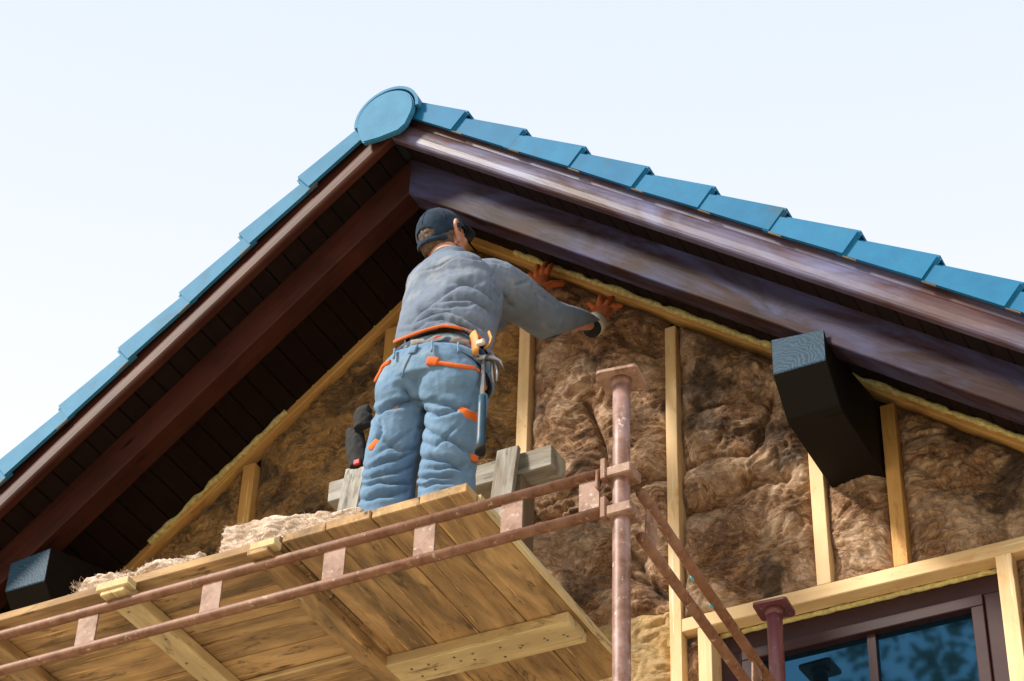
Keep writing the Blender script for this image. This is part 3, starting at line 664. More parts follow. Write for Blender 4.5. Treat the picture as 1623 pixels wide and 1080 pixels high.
# loose pieces of mineral wool lying on the deck
def loose(name, label, x0, x1, y0, y1, h0, h1, seed):
    nx, ny, nz = int((x1-x0)/.007), int((y1-y0)/.010), 12
    V = []; F = []; idx = {}
    bm = bmesh.new(); bmesh.ops.create_cube(bm, size=1); bmesh.ops.subdivide_edges(bm, edges=bm.edges[:], cuts=44, use_grid_fill=True)
    co = np.array([v.co for v in bm.verts]); n0 = co/np.abs(co).max(1, keepdims=True)
    u = co[:, 0]+.5; P = np.stack([x0+(x1-x0)*u, (y0+y1)/2+(y1-y0)*co[:, 1], 0*u], -1)
    h = h0+(h1-h0)*u; P[:, 2] = 5.7365+h*(co[:, 2]+.5)
    nn = np.where(np.abs(co) > .495, np.sign(co), 0); nn /= np.linalg.norm(nn, axis=1, keepdims=True)+1e-9
    Q = P*1.0+seed*5
    d = .016*fbm(Q*9, 3)+.010*np.abs(noise3(Q*np.array([26, 26, 60])))+.005*noise3(Q*90)
    lift = np.clip((P[:, 2]-5.7365)/.02, 0, 1)
    P += nn*(d*(.2+.8*lift))[:, None]; P[:, 2] = np.maximum(P[:, 2], 5.7362)
    P[:, 2] += lift*.012*fbm(np.stack([P[:, 0]*7, P[:, 1]*5, 0*u+seed], -1), 2)
    for v, p in zip(bm.verts, P): v.co = p-np.array([(x0+x1)/2, (y0+y1)/2, 5.736])
    m = bm_mesh(name, bm, M_WOOLP, True); o = obj(name, m, None, Matrix.Translation(((x0+x1)/2, (y0+y1)/2, 5.736))); o['label'] = label; o['category'] = 'insulation'; o['group'] = 'loose insulation on the deck'
    # frayed threads along the torn edges
    v_, f_ = [], []
    for k in range(380):
        ex = random.random(); p = Vector((x0+(x1-x0)*ex, y0-.004, 5.738+(h0+(h1-h0)*ex)*random.random()))
        if k % 3 == 0: p = Vector((x0-.004, random.uniform(y0, y1), 5.738+h0*random.random()))
        dr = Vector((random.gauss(0, 1)-(k % 3 == 0)*1.2, -abs(random.gauss(0, 1)), random.gauss(.2, .8))).normalized()*random.uniform(.004, .013)
        w = Vector((random.gauss(0, 1), random.gauss(0, 1), random.gauss(0, 1)))*.008
        a, b = tube_vf([p-dr*.3, p+dr*.5+w*.3, p+dr+w], [.0010, .0007, .0003], 3, False); q = len(v_); v_ += a; f_ += [tuple(i+q for i in t_) for t_ in b]
    fr = obj('frayed_fibre', mesh('frayed_fibre', v_, f_, M_WOOLP), o); fr['kind'] = 'stuff'; return o
loose('insulation_batt', 'thick pale offcut of mineral wool on the deck beside the worker, torn left end', -.020, .50, -1.445, -1.19, .112, .024, 1)
loose('insulation_batt', 'thin flat pale strip of mineral wool at the left end of the deck', -.600, -.105, -1.448, -1.24, .045, .024, 2)

# timber brackets against the wall behind the worker
def bracket(label, xb, zb, x0, x1, grey):
    t = thing('timber_bracket', label, 'timber prop', (xb, -.2, 0), 'timber props behind the worker')
    board('crossbeam', (x0, -.185, zb-.05), (x1, -.181, zb-.045), .125, .098, (0, 1, 0), M_GREYW if grey else M_GREYD, t, .004, .001, 4)
    board('upright', (xb+.005, -.188, .02), (xb+.005, -.188, zb-.1005), .086, .115, (1, 0, 0), M_GREYD, t, .004, .001, 8)
    board('face_board', (xb-.004, -.325, zb-.42), (xb, -.262, zb+.018), .092, .024, (1, 0, 0), M_GREYW, t, .003, .001, 4)
    return t
bracket('grey weathered timber prop with paint smears, to the right of the worker', .376, 6.815, .155, .548, True)
bracket('timber prop with bluish grey block showing left of the worker legs', -.300, 6.938, -.436, -.09, True)

# ------------------------------------------------------------------ the worker
def cloth(name, col, col2, scale=7, rough=.9, dirt=None, dirt_lo=.5):
    m, t, b = mat(name); q = N(t); v = q.coords(jitter=False)
    n = q.noise(v, scale, 5, .6); c = q.ramp(n, [(.3, col), (.7, col2)])
    if dirt: c = q.mix(q.ramp(q.noise(v, 5.5, 5, .65), [(dirt_lo, (0, 0, 0)), (dirt_lo+.25, (1, 1, 1))]), c, dirt)
    q.l(c, b.inputs['Base Color']); b.inputs['Roughness'].default_value = rough; b.inputs['Sheen Weight'].default_value = .06; b.inputs['Specular IOR Level'].default_value = .2
    n1 = q.bump(q.noise(v, 42, 5, .65, .8), None, .6, .006); q.bump(q.noise(v, 700, 2, .5), b, .25, .0015, n1); return m
M_JACKET = cloth('grey_work_jacket_cloth', (.105, .140, .200), (.18, .22, .29), 5, .9, (.31, .33, .355), .55)
M_TROUS = cloth('blue_work_trouser_cloth', (.095, .18, .30), (.165, .275, .41), 6, .9, (.27, .345, .40), .57)
M_SHIRT = cloth('teal_shirt_cloth', (.06, .10, .12), (.11, .16, .18))
M_ORANGE = cloth('orange_trim_cloth', (.62, .12, .025), (.75, .18, .04))
M_GLOVE = cloth('orange_glove_rubber', (.62, .15, .045), (.78, .22, .075), 20, .75)
M_CUFF = cloth('knitted_cuff', (.48, .45, .38), (.62, .58, .50), 60)
M_CAP = cloth('navy_cap_cloth', (.006, .016, .034), (.016, .038, .068), 14, .9)
M_BELT = plain('navy_belt_webbing', (.02, .035, .07), .6)
M_TAN = plain('yellow_leather', (.50, .22, .04), .6)
M_BLUEH = plain('blue_hammer_grip', (.012, .055, .10), .5)
M_RED = plain('red_tag', (.55, .02, .03), .6)
M_HAIR = plain('brown_hair', (.085, .052, .034), .6, 0, .6, 60, .8)
def skin_mat():
    m, t, b = mat('skin'); q = N(t); v = q.coords(jitter=False)
    q.l(q.ramp(q.noise(v, 14, 4, .6), [(.3, (.52, .22, .15)), (.7, (.62, .32, .23))]), b.inputs['Base Color']); b.inputs['Roughness'].default_value = .5
    b.inputs['Subsurface Weight'].default_value = .15; b.inputs['Subsurface Radius'].default_value = (.02, .008, .004); q.bump(q.noise(v, 240, 3, .6), b, .2, .002); return m
M_SKIN = skin_mat()
def band_mat():
    m, t, b = mat('striped_waistband_cloth'); q = N(t); v = q.coords((1, 1, 1), jitter=False)
    w = q.n('ShaderNodeTexNoise'); w.inputs['Scale'].default_value = 17; w.inputs['Detail'].default_value = 1; q.l(v, w.inputs['Vector'])
    c = q.ramp(w.outputs['Fac'], [(.40, (.010, .02, .06)), (.50, (.03, .06, .12)), (.53, (.24, .24, .22)), (.62, (.20, .20, .18)), (.65, (.30, .02, .03))])
    q.l(c, b.inputs['Base Color']); b.inputs['Roughness'].default_value = .9; return m
M_BAND = band_mat()

person = thing('person', 'worker in navy cap, grey jacket, blue trousers and orange gloves pressing insulation under the roof', 'person', (.39, -.95, 5.735))
vec = Vector
J = dict(hip=vec((.468, -1.01, 6.60)), waist=vec((.482, -.985, 6.74)), chest=vec((.455, -.885, 7.05)), upch=vec((.435, -.835, 7.20)), neck=vec((.395, -.815, 7.33)),
         head=vec((.335, -.785, 7.500)), shR=vec((.585, -.80, 7.165)), shL=vec((.265, -.775, 7.265)), elR=vec((.655, -.50, 7.195)), wrR=vec((.697, -.225, 7.335)),
         elL=vec((.40, -.50, 7.30)), wrL=vec((.425, -.20, 7.625)), haR=vec((.688, -.105, 7.480)), haL=vec((.400, -.10, 7.765)),
         hipL=vec((.358, -1.0, 6.56)), hipR=vec((.572, -1.0, 6.52)), knL=vec((.302, -.985, 6.24)), knR=vec((.530, -.975, 6.215)), anL=vec((.282, -.955, 5.84)), anR=vec((.515, -.95, 5.84)))
LEAN = vec((0, 0, 1))
def limb(a, b, c, r0, r1, r2, n=5, seg=18, flat=1.0):
    pts, rad = [], []
    for i in range(n): t = i/n; pts.append(a.lerp(b, t)); rad.append(r0+(r1-r0)*t)
    for i in range(n+1): t = i/n; pts.append(b.lerp(c, t)); rad.append(r1+(r2-r1)*t)
    P = [vec(p) for p in pts]
    for i in range(1, len(P)-1): P[i] = (pts[i-1]+pts[i]*2+pts[i+1])/4
    return tube_vf(P, rad, seg)
def torso(rings, seg=28):
    """rings: centre, side vector, half width, half depth"""
    V, F = [], []
    for c, sd_, rw, rd in rings:
        c = vec(c); sd_ = vec(sd_).normalized(); up = vec((0, .25, 1)).normalized(); fw = up.cross(sd_).normalized()
        for k in range(seg):
            a = 2*math.pi*k/seg; ca, sa = math.cos(a), math.sin(a); e = .82
            V.append(tuple(c + sd_*(rw*math.copysign(abs(ca)**e, ca)) + fw*(rd*math.copysign(abs(sa)**e, sa))))
    for i in range(len(rings)-1):
        for k in range(seg): a, b = i*seg+k, i*seg+(k+1) % seg; F.append((a, b, b+seg, a+seg))
    F.append(tuple(reversed(range(seg)))); F.append(tuple(range((len(rings)-1)*seg, len(rings)*seg)))
    return V, F
SIDE = (J['shR']-J['shL']).normalized(); SIDEH = vec((.94, -.02, -.12)).normalized(); SM = (SIDE+SIDEH).normalized()
def torso_rings(g, low=0.0):
    L = lambda a, b, t: J[a].lerp(J[b], t)
    return [(L('hip', 'waist', .0+low), SIDEH, .172+g, .115+g), (L('hip', 'waist', .55), SIDEH, .165+g, .108+g), (J['waist'], SIDEH, .160+g, .105+g), (L('waist', 'chest', .5), SM, .170+g, .112+g),
            (J['chest'], SIDE, .182+g, .120+g), (L('chest', 'upch', .6), SIDE, .185+g, .115+g), (J['upch'], SIDE, .170+g, .10+g), (L('upch', 'neck', .5), SIDE, .125+g*.7, .080+g*.6), (J['neck'], SIDE, .062+g*.3, .060+g*.3)]
# --- head (local: x right, y forward, z up), turned a little right and tipped back to look up
HM = (Matrix.Rotation(R(-14), 4, 'Z') @ Matrix.Rotation(R(24), 4, 'X') @ Matrix.Rotation(R(4), 4, 'Y')).to_3x3()
def hp(x, y, z): return J['head'] + HM @ vec((x, y, z))
def head_parts():
    rings = []; seg = 28; V, F = [], []
    prof = [(-.118, .030, .052, .030), (-.108, .045, .062, .022), (-.085, .056, .078, .012), (-.055, .064, .088, .004), (-.02, .070, .094, .0), (.02, .075, .099, -.002), (.055, .074, .098, -.004), (.085, .064, .086, -.006), (.108, .044, .062, -.008), (.120, .018, .026, -.008)]
    for z, rx, ry, oy in prof:
        for k in range(seg):
            a = 2*math.pi*k/seg; V.append(tuple(hp(rx*math.cos(a), oy+ry*math.sin(a), z*(.84 if z > 0 else 1))))
    for i in range(len(prof)-1):
        for k in range(seg): a, b = i*seg+k, i*seg+(k+1) % seg; F.append((a, b, b+seg, a+seg))
    F.append(tuple(reversed(range(seg)))); F.append(tuple(range((len(prof)-1)*seg, len(prof)*seg)))
    out = [(V, F)]
    out.append(tube_vf([hp(0, .088, .03), hp(0, .104, .0), hp(0, .114, -.022), hp(0, .098, -.032)], [.010, .012, .015, .010], 10))      # nose
    out.append(tube_vf([hp(-.045, .082, .034), hp(0, .094, .036), hp(.045, .082, .034)], .010, 8))                                    # brow
    out.append(tube_vf([hp(-.024, .084, -.060), hp(0, .094, -.060), hp(.024, .084, -.060)], .008, 8)); out.append(ellipsoid_vf(hp(0, .080, -.098), (.022, .016, .016)))
    for s in (-1, 1):                                                                                                                  # ears
        pts = [hp(s*.074, -.008, -.036), hp(s*.086, -.022, -.010), hp(s*.092, -.030, .018), hp(s*.092, -.018, .038), hp(s*.082, .004, .038), hp(s*.075, .010, .014)]
        out.append(tube_vf(pts, [.007, .008, .008, .008, .007, .006], 8))
        out.append(ellipsoid_vf(hp(s*.080, -.010, .004), (.007, .021, .034), HM)); out.append(ellipsoid_vf(hp(s*.077, -.004, -.032), (.007, .012, .014), HM))
        out.append(ellipsoid_vf(hp(s*.042, .060, -.02), (.022, .026, .024), HM))
    out.append(tube_vf([J['neck']+vec((0, 0, -.10)), J['neck'], J['neck'].lerp(hp(0, -.02, -.06), .6), hp(0, -.012, -.03)], [.075, .060, .056, .056], 20))
    return out
def hand_shape(wr, tip_pts, thumb, base_c, side_dir, r=.0105, palm=(.040, .018), grow=0.0):
    """palm block with four fingers and a thumb; each finger is its own bent chain"""
    out = []
    bc = [base_c + side_dir*((i-1.5)*.0215) for i in range(4)]
    out.append(tube_vf([wr, wr.lerp(base_c, .4), wr.lerp(base_c, .8), base_c], [(.029+grow, .022+grow), (.041+grow, .021+grow), (palm[0]+.003+grow, .019+grow), (palm[0]+grow, .015+grow)], 18, ell=side_dir))
    for b, tp, k in zip(bc, tip_pts, (.95, 1.04, 1.0, .86)):
        m = b.lerp(tp, .5)+vec((0, -.010, 0))
        out.append(tube_vf([wr.lerp(b, .72), b, b.lerp(m, .9), m.lerp(tp, .6), tp, tp+(tp-m)*.08], [.010*k+grow, .0112*k+grow, .0105*k+grow, .0100*k+grow, .0082*k+grow, .0045*k], 10))
    t0 = wr.lerp(base_c, .30)+side_dir*(.026 if (thumb-base_c).dot(side_dir) > 0 else -.026)
    tm = t0.lerp(thumb, .5)+vec((0, -.008, .004))
    out.append(tube_vf([wr.lerp(base_c, .25), t0, tm, thumb, thumb+(thumb-tm)*.12], [.016+grow, .0155+grow, .0125+grow, .0100+grow, .005], 10))
    return out
HR = dict(wr=vec((.697, -.185, 7.400)), tips=[vec((.612, -.062, 7.628)), vec((.660, -.055, 7.655)), vec((.712, -.052, 7.632)), vec((.752, -.058, 7.572))], thumb=vec((.592, -.085, 7.570)), bc=vec((.682, -.086, 7.552)), sd=vec((.86, -.05, -.28)).normalized())
HL = dict(wr=vec((.420, -.165, 7.665)), tips=[vec((.335, -.052, 7.900)), vec((.365, -.050, 7.932)), vec((.402, -.050, 7.935)), vec((.432, -.052, 7.912))], thumb=vec((.492, -.070, 7.775)), bc=vec((.392, -.078, 7.828)), sd=vec((1, 0, .02)).normalized())
def hand(H, grow): return hand_shape(H['wr'], H['tips'], H['thumb'], H['bc'], H['sd'], grow=grow)
# --- body: one continuous skin
body = [torso(torso_rings(-.03))] + head_parts()
body += [limb(J['upch'].lerp(J['shR'], .5), J['shR'], J['elR'], .055, .052, .043), limb(J['shR'], J['elR'], HR['wr'], .052, .041, .026), limb(J['upch'].lerp(J['shL'], .5), J['shL'], J['elL'], .055, .052, .043), limb(J['shL'], J['elL'], HL['wr'], .052, .041, .026)]
body += [limb(J['hipL'], J['knL'], J['anL'], .085, .055, .038), limb(J['hipR'], J['knR'], J['anR'], .085, .055, .038)]
for a in ('anL', 'anR'): body.append(tube_vf([J[a]+vec((0, -.04, -.06)), J[a]+vec((0, .05, -.07)), J[a]+vec((.01, .14, -.08))], [.035, .036, .026], 12))
body += hand(HR, -.002)+hand(HL, -.002)
V, F = join(body); co, fs = remesh(V, F, .0058, 1)
bodyo = obj('body', mesh('body', co, fs, M_SKIN, True), person)
for s in (-1, 1):
    v, f = ellipsoid_vf(hp(s*.031, .083, .018), (.0115, .0115, .0115)); obj('eye', mesh('eye', v, f, plain('eye_white', (.7, .68, .64), .2), True), person)
# --- fold pressing
def press(co, F, folds, y0, depth, width, ridge=.22, back=True, dirk=(-.55, .0)):
    """press folds drawn on the plane y=y0 into the cloth; positions slide along the sight line as the cloth curves"""
    Nn = normals(co, F); P2 = co[:, [0, 2]].copy(); dy = co[:, 1]-y0
    P2[:, 0] -= dy*(-.60); P2[:, 1] -= dy*.97
    fac = np.clip((-Nn[:, 1]+.25*Nn[:, 0]+.1)*1.8, 0, 1)
    wob = np.stack([noise3(co*14), noise3(co*14+9)], -1)*.008
    for fd in folds:
        fd = (fd[0], fd[1]*1.5, fd[2]*.85)
        poly, dp, wd_ = fd if isinstance(fd, tuple) and isinstance(fd[1], float) else (fd, depth, width)
        L = np.array(poly, float); d = seg_dist(P2+wob, poly)
        # fade at both ends of a fold
        e = np.minimum(np.linalg.norm(P2-L[0], axis=1), np.linalg.norm(P2-L[-1], axis=1)); fade = .35+.65*np.clip(e/.05, 0, 1)
        g = -dp*1.15*np.exp(-d/(wd_*.8)) + dp*ridge*np.exp(-((d-wd_*1.7)/(wd_*1.2))**2)
        co = co + Nn*(g*fac*fade)[:, None]
    return co
def laplace(co, F, it=1, k=.5):
    E = np.array([(f[i], f[(i+1) % len(f)]) for f in F for i in range(len(f))]); 
    for _ in range(it):
        s = np.zeros_like(co); c = np.zeros(len(co)); np.add.at(s, E[:, 0], co[E[:, 1]]); np.add.at(c, E[:, 0], 1); np.add.at(s, E[:, 1], co[E[:, 0]]); np.add.at(c, E[:, 1], 1)
        co = co+(s/np.maximum(c, 1)[:, None]-co)*k
    return co
def cut(co, F, keep):
    """drop the faces whose corners are all out, keep the rest"""
    F = [f for f in F if all(keep[i] for i in f)]
    u = np.unique(np.array([i for f in F for i in f])); mp = -np.ones(len(co), int); mp[u] = np.arange(len(u))
    return co[u], [tuple(mp[i] for i in f) for f in F]
# --- trousers
hipg = torso([(J['waist']+vec((-.004, -.004, -.100)), SIDEH, .172, .122), (J['hip']+vec((0, -.004, .03)), SIDEH, .186, .132), (J['hip']+vec((0, -.004, -.03)), SIDEH, .192, .142), (J['hip']+vec((-.004, 0, -.085)), SIDEH, .186, .138)])
hipg = (hipg[0], [tuple(reversed(q)) for q in hipg[1]])
tr = [hipg, ellipsoid_vf(J['hipL']+vec((.020, -.042, .005)), (.112, .092, .120)), ellipsoid_vf(J['hipR']+vec((-.015, -.042, .01)), (.115, .092, .120)),
      limb(J['hipL']+vec((.0, .0, -.02)), J['knL'], J['anL']+vec((0, 0, -.04)), .104, .094, .092, 6, 22), limb(J['hipR']+vec((0, 0, -.02)), J['knR'], J['anR']+vec((0, 0, -.04)), .107, .098, .095, 6, 22)]
V, F = join(tr); co, fs = remesh(V, F, .005, 3)
TF = [([(.25, 6.481), (.314, 6.51), (.387, 6.498), (.45, 6.472)], .022, .016), ([(.49, 6.475), (.542, 6.447), (.594, 6.408), (.644, 6.391)], .016, .014), ([(.462, 6.44), (.519, 6.404), (.594, 6.397)], .014, .012),
      ([(.254, 6.485), (.288, 6.451), (.297, 6.398), (.271, 6.34)], .013, .012), ([(.236, 6.263), (.327, 6.267), (.448, 6.262)], .013, .013), ([(.227, 6.19), (.308, 6.192), (.436, 6.132)], .017, .013),
      ([(.235, 6.22), (.331, 6.212), (.427, 6.204)], .012, .010), ([(.227, 6.125), (.312, 6.132), (.414, 6.101)], .017, .014), ([(.304, 6.368), (.381, 6.294), (.447, 6.274)], .012, .013),
      ([(.456, 6.369), (.529, 6.319), (.602, 6.247), (.669, 6.183)], .013, .013), ([(.465, 6.225), (.505, 6.229), (.581, 6.183), (.657, 6.112)], .016, .014), ([(.455, 6.147), (.509, 6.152), (.589, 6.117), (.61, 6.1)], .014, .011),
      ([(.457, 6.115), (.536, 6.118), (.611, 6.079)], .015, .011), ([(.497, 6.182), (.582, 6.162), (.636, 6.145)], .013, .011), ([(.36, 6.592), (.377, 6.569), (.412, 6.507), (.46, 6.474)], .018, .016), ([(.47, 6.30), (.52, 6.27), (.60, 6.33)], .008, .012), ([(.30, 6.31), (.36, 6.34), (.42, 6.36)], .008, .012)]
co = press(co, fs, TF, -1.05, .012, .012)
Nn = normals(co, fs); co = co+Nn*(.005*fbm(co*np.array([7, 7, 9.]), 2)+.0012*noise3(co*np.array([45, 45, 50.])))[:, None]; co = laplace(co, fs, 1, .2)
trousers = obj('trousers', mesh('trousers', co, fs, M_TROUS, True), person)
TCO, TFS = co, fs
# --- jacket
jk = torso([(J['waist']+vec((.002, .0, -.10)), SIDEH, .178, .135)] + torso_rings(.020)[2:])
jk = (jk[0], [tuple(reversed(q)) for q in jk[1]])
jp = [jk, ellipsoid_vf(J['chest']+vec((-.01, -.020, .06)), (.175, .115, .15)), limb(J['upch'].lerp(J['shR'], .3), J['shR'], J['elR'], .085, .098, .080, 5, 22), limb(J['shR'], J['elR'], HR['wr']-vec((0, .0, .012)), .095, .078, .050, 8, 22),
      limb(J['upch'].lerp(J['shL'], .3), J['shL'], J['elL'], .085, .092, .074, 5, 22), limb(J['shL'], J['elL'], J['wrL'], .088, .072, .052, 6, 22),
      tube_vf([J['neck']+vec((0, .005, -.06)), J['neck']+vec((0, .0, -.01)), J['neck']+vec((-.006, -.004, .022))], [.098, .082, .072], 22)]
V, F = join(jp); co, fs = remesh(V, F, .005, 3)
JF = [([(.33, 6.928), (.391, 6.98), (.47, 7.018), (.537, 7.047), (.619, 7.023)], .009, .020), ([(.385, 6.982), (.45, 6.965), (.531, 6.949), (.595, 6.923)], .010, .011), ([(.449, 6.982), (.506, 6.991), (.593, 6.953), (.658, 6.883), (.689, 6.827)], .013, .013),
      ([(.336, 6.926), (.428, 6.946), (.497, 6.935), (.58, 6.866), (.662, 6.785), (.687, 6.738)], .014, .013), ([(.406, 6.914), (.476, 6.906), (.547, 6.858), (.612, 6.796)], .012, .011), ([(.502, 7.066), (.578, 7.038), (.667, 6.946), (.703, 6.88)], .011, .014),
      ([(.541, 6.86), (.617, 6.801), (.641, 6.754)], .012, .010), ([(.69, 7.077), (.675, 7.036), (.669, 6.972), (.691, 6.904)], .005, .006), ([(.368, 7.16), (.439, 7.157), (.519, 7.182)], .004, .006), ([(.555, 7.162), (.614, 7.133), (.696, 7.085)], .004, .006), ([(.30, 6.90), (.35, 6.89), (.40, 6.90)], .008, .010), ([(.45, 6.89), (.52, 6.88), (.58, 6.83)], .008, .009)]
co = press(co, fs, JF, -.98, .01, .012)
AF = [([(.46, 7.323), (.524, 7.23), (.603, 7.146)], .013, .013), ([(.459, 7.359), (.498, 7.281), (.574, 7.157)], .010, .011), ([(.55, 7.325), (.604, 7.327)], .010, .010), ([(.659, 7.251), (.744, 7.158)], .008, .012), ([(.663, 7.125), (.717, 7.052), (.821, 6.982)], .010, .014), ([(.62, 7.29), (.66, 7.22), (.67, 7.15)], .008, .012)]
co = press(co, fs, AF, -.6, .01, .012)
Nn = normals(co, fs); co = co+Nn*(.005*fbm(co*np.array([7, 6, 9.]), 2)+.001*noise3(co*50))[:, None]; co = laplace(co, fs, 1, .2)
# hem line rises across the back and dips at the right side; cut the sleeves open at the wrist, the neck at the collar
hemx = np.array([.10, .24, .289, .387, .478, .56, .619, .655, .69, .735, .80, .90]); hemz = np.array([6.70, 6.80, 6.857, 6.862, 6.86, 6.818, 6.762, 6.70, 6.64, 6.60, 6.62, 6.64])
dy = co[:, 1]+.98; hz = np.interp(co[:, 0]+.6*dy, hemx, hemz); zz = co[:, 2]-.97*dy
Nn = normals(co, fs); front = (co[:, 1] > -.93) & (co[:, 0] < .62)
keep = np.where(front, co[:, 2] > 6.66, zz > hz)
for wname, el in (('wrR', 'elR'), ('wrL', 'elL')):
    H_ = HR if wname == 'wrR' else HL; d = (H_['wr']-J[wname].lerp(J[el], .25)).normalized(); c0 = H_['wr']-d*.034
    pr = (co-np.array(c0))@np.array(d); keep &= ~((pr > 0) & (np.linalg.norm(co-np.array(c0), axis=1) < .13))
nd = np.array((J['head']-J['neck']).normalized()); keep &= ((co-np.array(J['neck']))@nd < .012)
co, fs = cut(co, fs, keep)
jacket = obj('jacket', mesh('jacket', co, fs, M_JACKET, True), person)
sm = jacket.modifiers.new('thick', 'SOLIDIFY'); sm.thickness = .004; sm.offset = -1
JCO, JFS = co, fs
# --- trims follow the cloth: snapped outwards to the nearest cloth vertex
def snap(path, CO, FS, lift, y0, n=24, dense=True):
    Nn = normals(CO, FS); P2 = CO[:, [0, 2]].copy(); dy = CO[:, 1]-y0; P2[:, 0] += dy*.60; P2[:, 1] -= dy*.97
    face = -Nn[:, 1]*.68+Nn[:, 0]*.37-Nn[:, 2]*.63
    L = np.array(path, float); seg = np.linalg.norm(np.diff(L, axis=0), axis=1); cum = np.concatenate([[0], np.cumsum(seg)])
    out = []
    for t in np.linspace(0, cum[-1], n):
        q = np.array([np.interp(t, cum, L[:, 0]), np.interp(t, cum, L[:, 1])])
        d = np.linalg.norm(P2-q, axis=1)+np.where(face < .05, 1, 0); k = np.argsort(d)[:6]
        near = k[np.argmin(CO[k] @ np.array([-.37, .68, .63]))]
        k = [i for i in k if np.linalg.norm(CO[i]-CO[near]) < .05]
        out.append(vec(CO[k].mean(0)+Nn[k].mean(0)*lift))
    for _ in range(2): out = [out[0]]+[(out[i-1]+out[i]*2+out[i+1])/4 for i in range(1, len(out)-1)]+[out[-1]]
    return out
def trim(name, path, CO, FS, y0, w, t, m, n=24, lift=.002, parent=None):
    pts = snap(path, CO, FS, lift, y0, n)
    v, f = tube_vf(pts, [(w, t)]*len(pts), 8, True, ell=(0, 0, 1)); return obj(name, mesh(name, v, f, m, True), parent or person)
trim('jacket_hem', [(.289, 6.857), (.387, 6.862), (.478, 6.86), (.56, 6.818), (.619, 6.762), (.649, 6.713)], JCO, JFS, -.98, .006, .005, M_ORANGE, 30, .006, jacket)
trim('pocket_piping', [(.493, 6.624), (.553, 6.594), (.615, 6.56), (.674, 6.531)], TCO, TFS, -1.08, .009, .006, M_ORANGE, 20, .003, trousers)
trim('pocket_piping', [(.484, 6.630), (.505, 6.622), (.528, 6.612)], TCO, TFS, -1.08, .019, .007, M_ORANGE, 8, .003, trousers)
trim('pocket_piping', [(.682, 6.522), (.711, 6.482), (.722, 6.417)], TCO, TFS, -1.08, .006, .005, M_ORANGE, 14, .003, trousers)
trim('pocket_piping', [(.262, 6.607), (.282, 6.632), (.307, 6.668), (.335, 6.677)], TCO, TFS, -1.08, .009, .006, M_ORANGE, 14, .003, trousers)
trim('pocket_flap', [(.604, 6.393), (.646, 6.358), (.688, 6.324)], TCO, TFS, -1.05, .017, .005, M_ORANGE, 10, .003, trousers)
trim('pocket_flap', [(.262, 6.335), (.272, 6.350), (.290, 6.368)], TCO, TFS, -1.05, .015, .005, M_ORANGE, 10, .003, trousers)
trim('knee_tab', [(.657, 6.172), (.683, 6.156)], TCO, TFS, -1.05, .014, .005, M_ORANGE, 6, .003, trousers)
trim('seat_seam', [(.419, 6.693), (.394, 6.638), (.385, 6.590)], TCO, TFS, -1.08, .003, .003, M_TROUS, 12, .002, trousers)
# shirt tail and striped cloth between jacket and trousers
sh = torso([(J['waist']+vec((0, 0, -.12)), SIDEH, .176, .126), (J['waist']+vec((0, 0, -.05)), SIDEH, .174, .124), (J['waist']+vec((.002, .006, -.005)), SIDEH, .150, .098)])
obj('shirt', mesh('shirt', sh[0], [tuple(reversed(q)) for q in sh[1]], M_SHIRT, True), person)
def ring_band(name, zoff, w, t, rw, rd, m, wob=0.0, c=None):
    pts = []; c = c or J['waist']
    for k in range(49):
        a = 2*math.pi*k/48; ca, sa = math.cos(a), math.sin(a); e = .82
        up = vec((0, .25, 1)).normalized(); fw = up.cross(SIDEH).normalized()
        pts.append(c+vec((0, 0, zoff))+SIDEH*(rw*math.copysign(abs(ca)**e, ca))+fw*(rd*math.copysign(abs(sa)**e, sa))+up*(wob*math.sin(3*a+1)))
    v, f = tube_vf(pts, [(w*(1+.25*math.sin(k*1.9)) if wob else w, t) for k in range(49)], 10, False, ell=(0, 0, 1)); return obj(name, mesh(name, v, f, m, True), person)
ring_band('striped_waistband', -.078, .021, .014, .178, .128, M_BAND, .004)
ring_band('belt', -.112, .020, .007, .187, .138, M_BELT)
ring_band('trouser_waistband', -.124, .019, .006, .194, .145, M_TROUS)
trim('label_patch', [(.412, 6.700), (.440, 6.696)], TCO, TFS, -1.08, .018, .004, M_TROUS, 6, .006, trousers)
for x, z in ((.50, 6.672), (.60, 6.628), (.355, 6.690)): trim('belt_loop', [(x, z+.03), (x+.002, z-.012)], TCO, TFS, -1.08, .006, .004, M_TROUS, 6, .012, trousers)
# gloves and cuffs
for H, nm in ((HR, 'R'), (HL, 'L')):
    V, F = join(hand(H, .0032)); co, fs = remesh(V, F, .0034, 1); gl = obj('glove', mesh('glove', co, fs, M_GLOVE, True), person)
    el = J['el'+nm]; d = (H['wr']-J['wr'+nm]).normalized()
    v, f = tube_vf([H['wr']-d*.045, H['wr']-d*.02, H['wr']+d*.012, H['wr']+d*.030], [.041, .043, .044, .040], 20); obj('cuff', mesh('cuff', v, f, M_CUFF, True), gl)
    v, f = tube_vf([H['wr']-d*.062, H['wr']-d*.040], [.036, .036], 18); obj('wrist_strap', mesh('wrist_strap', v, f, M_BLACK, True), gl)
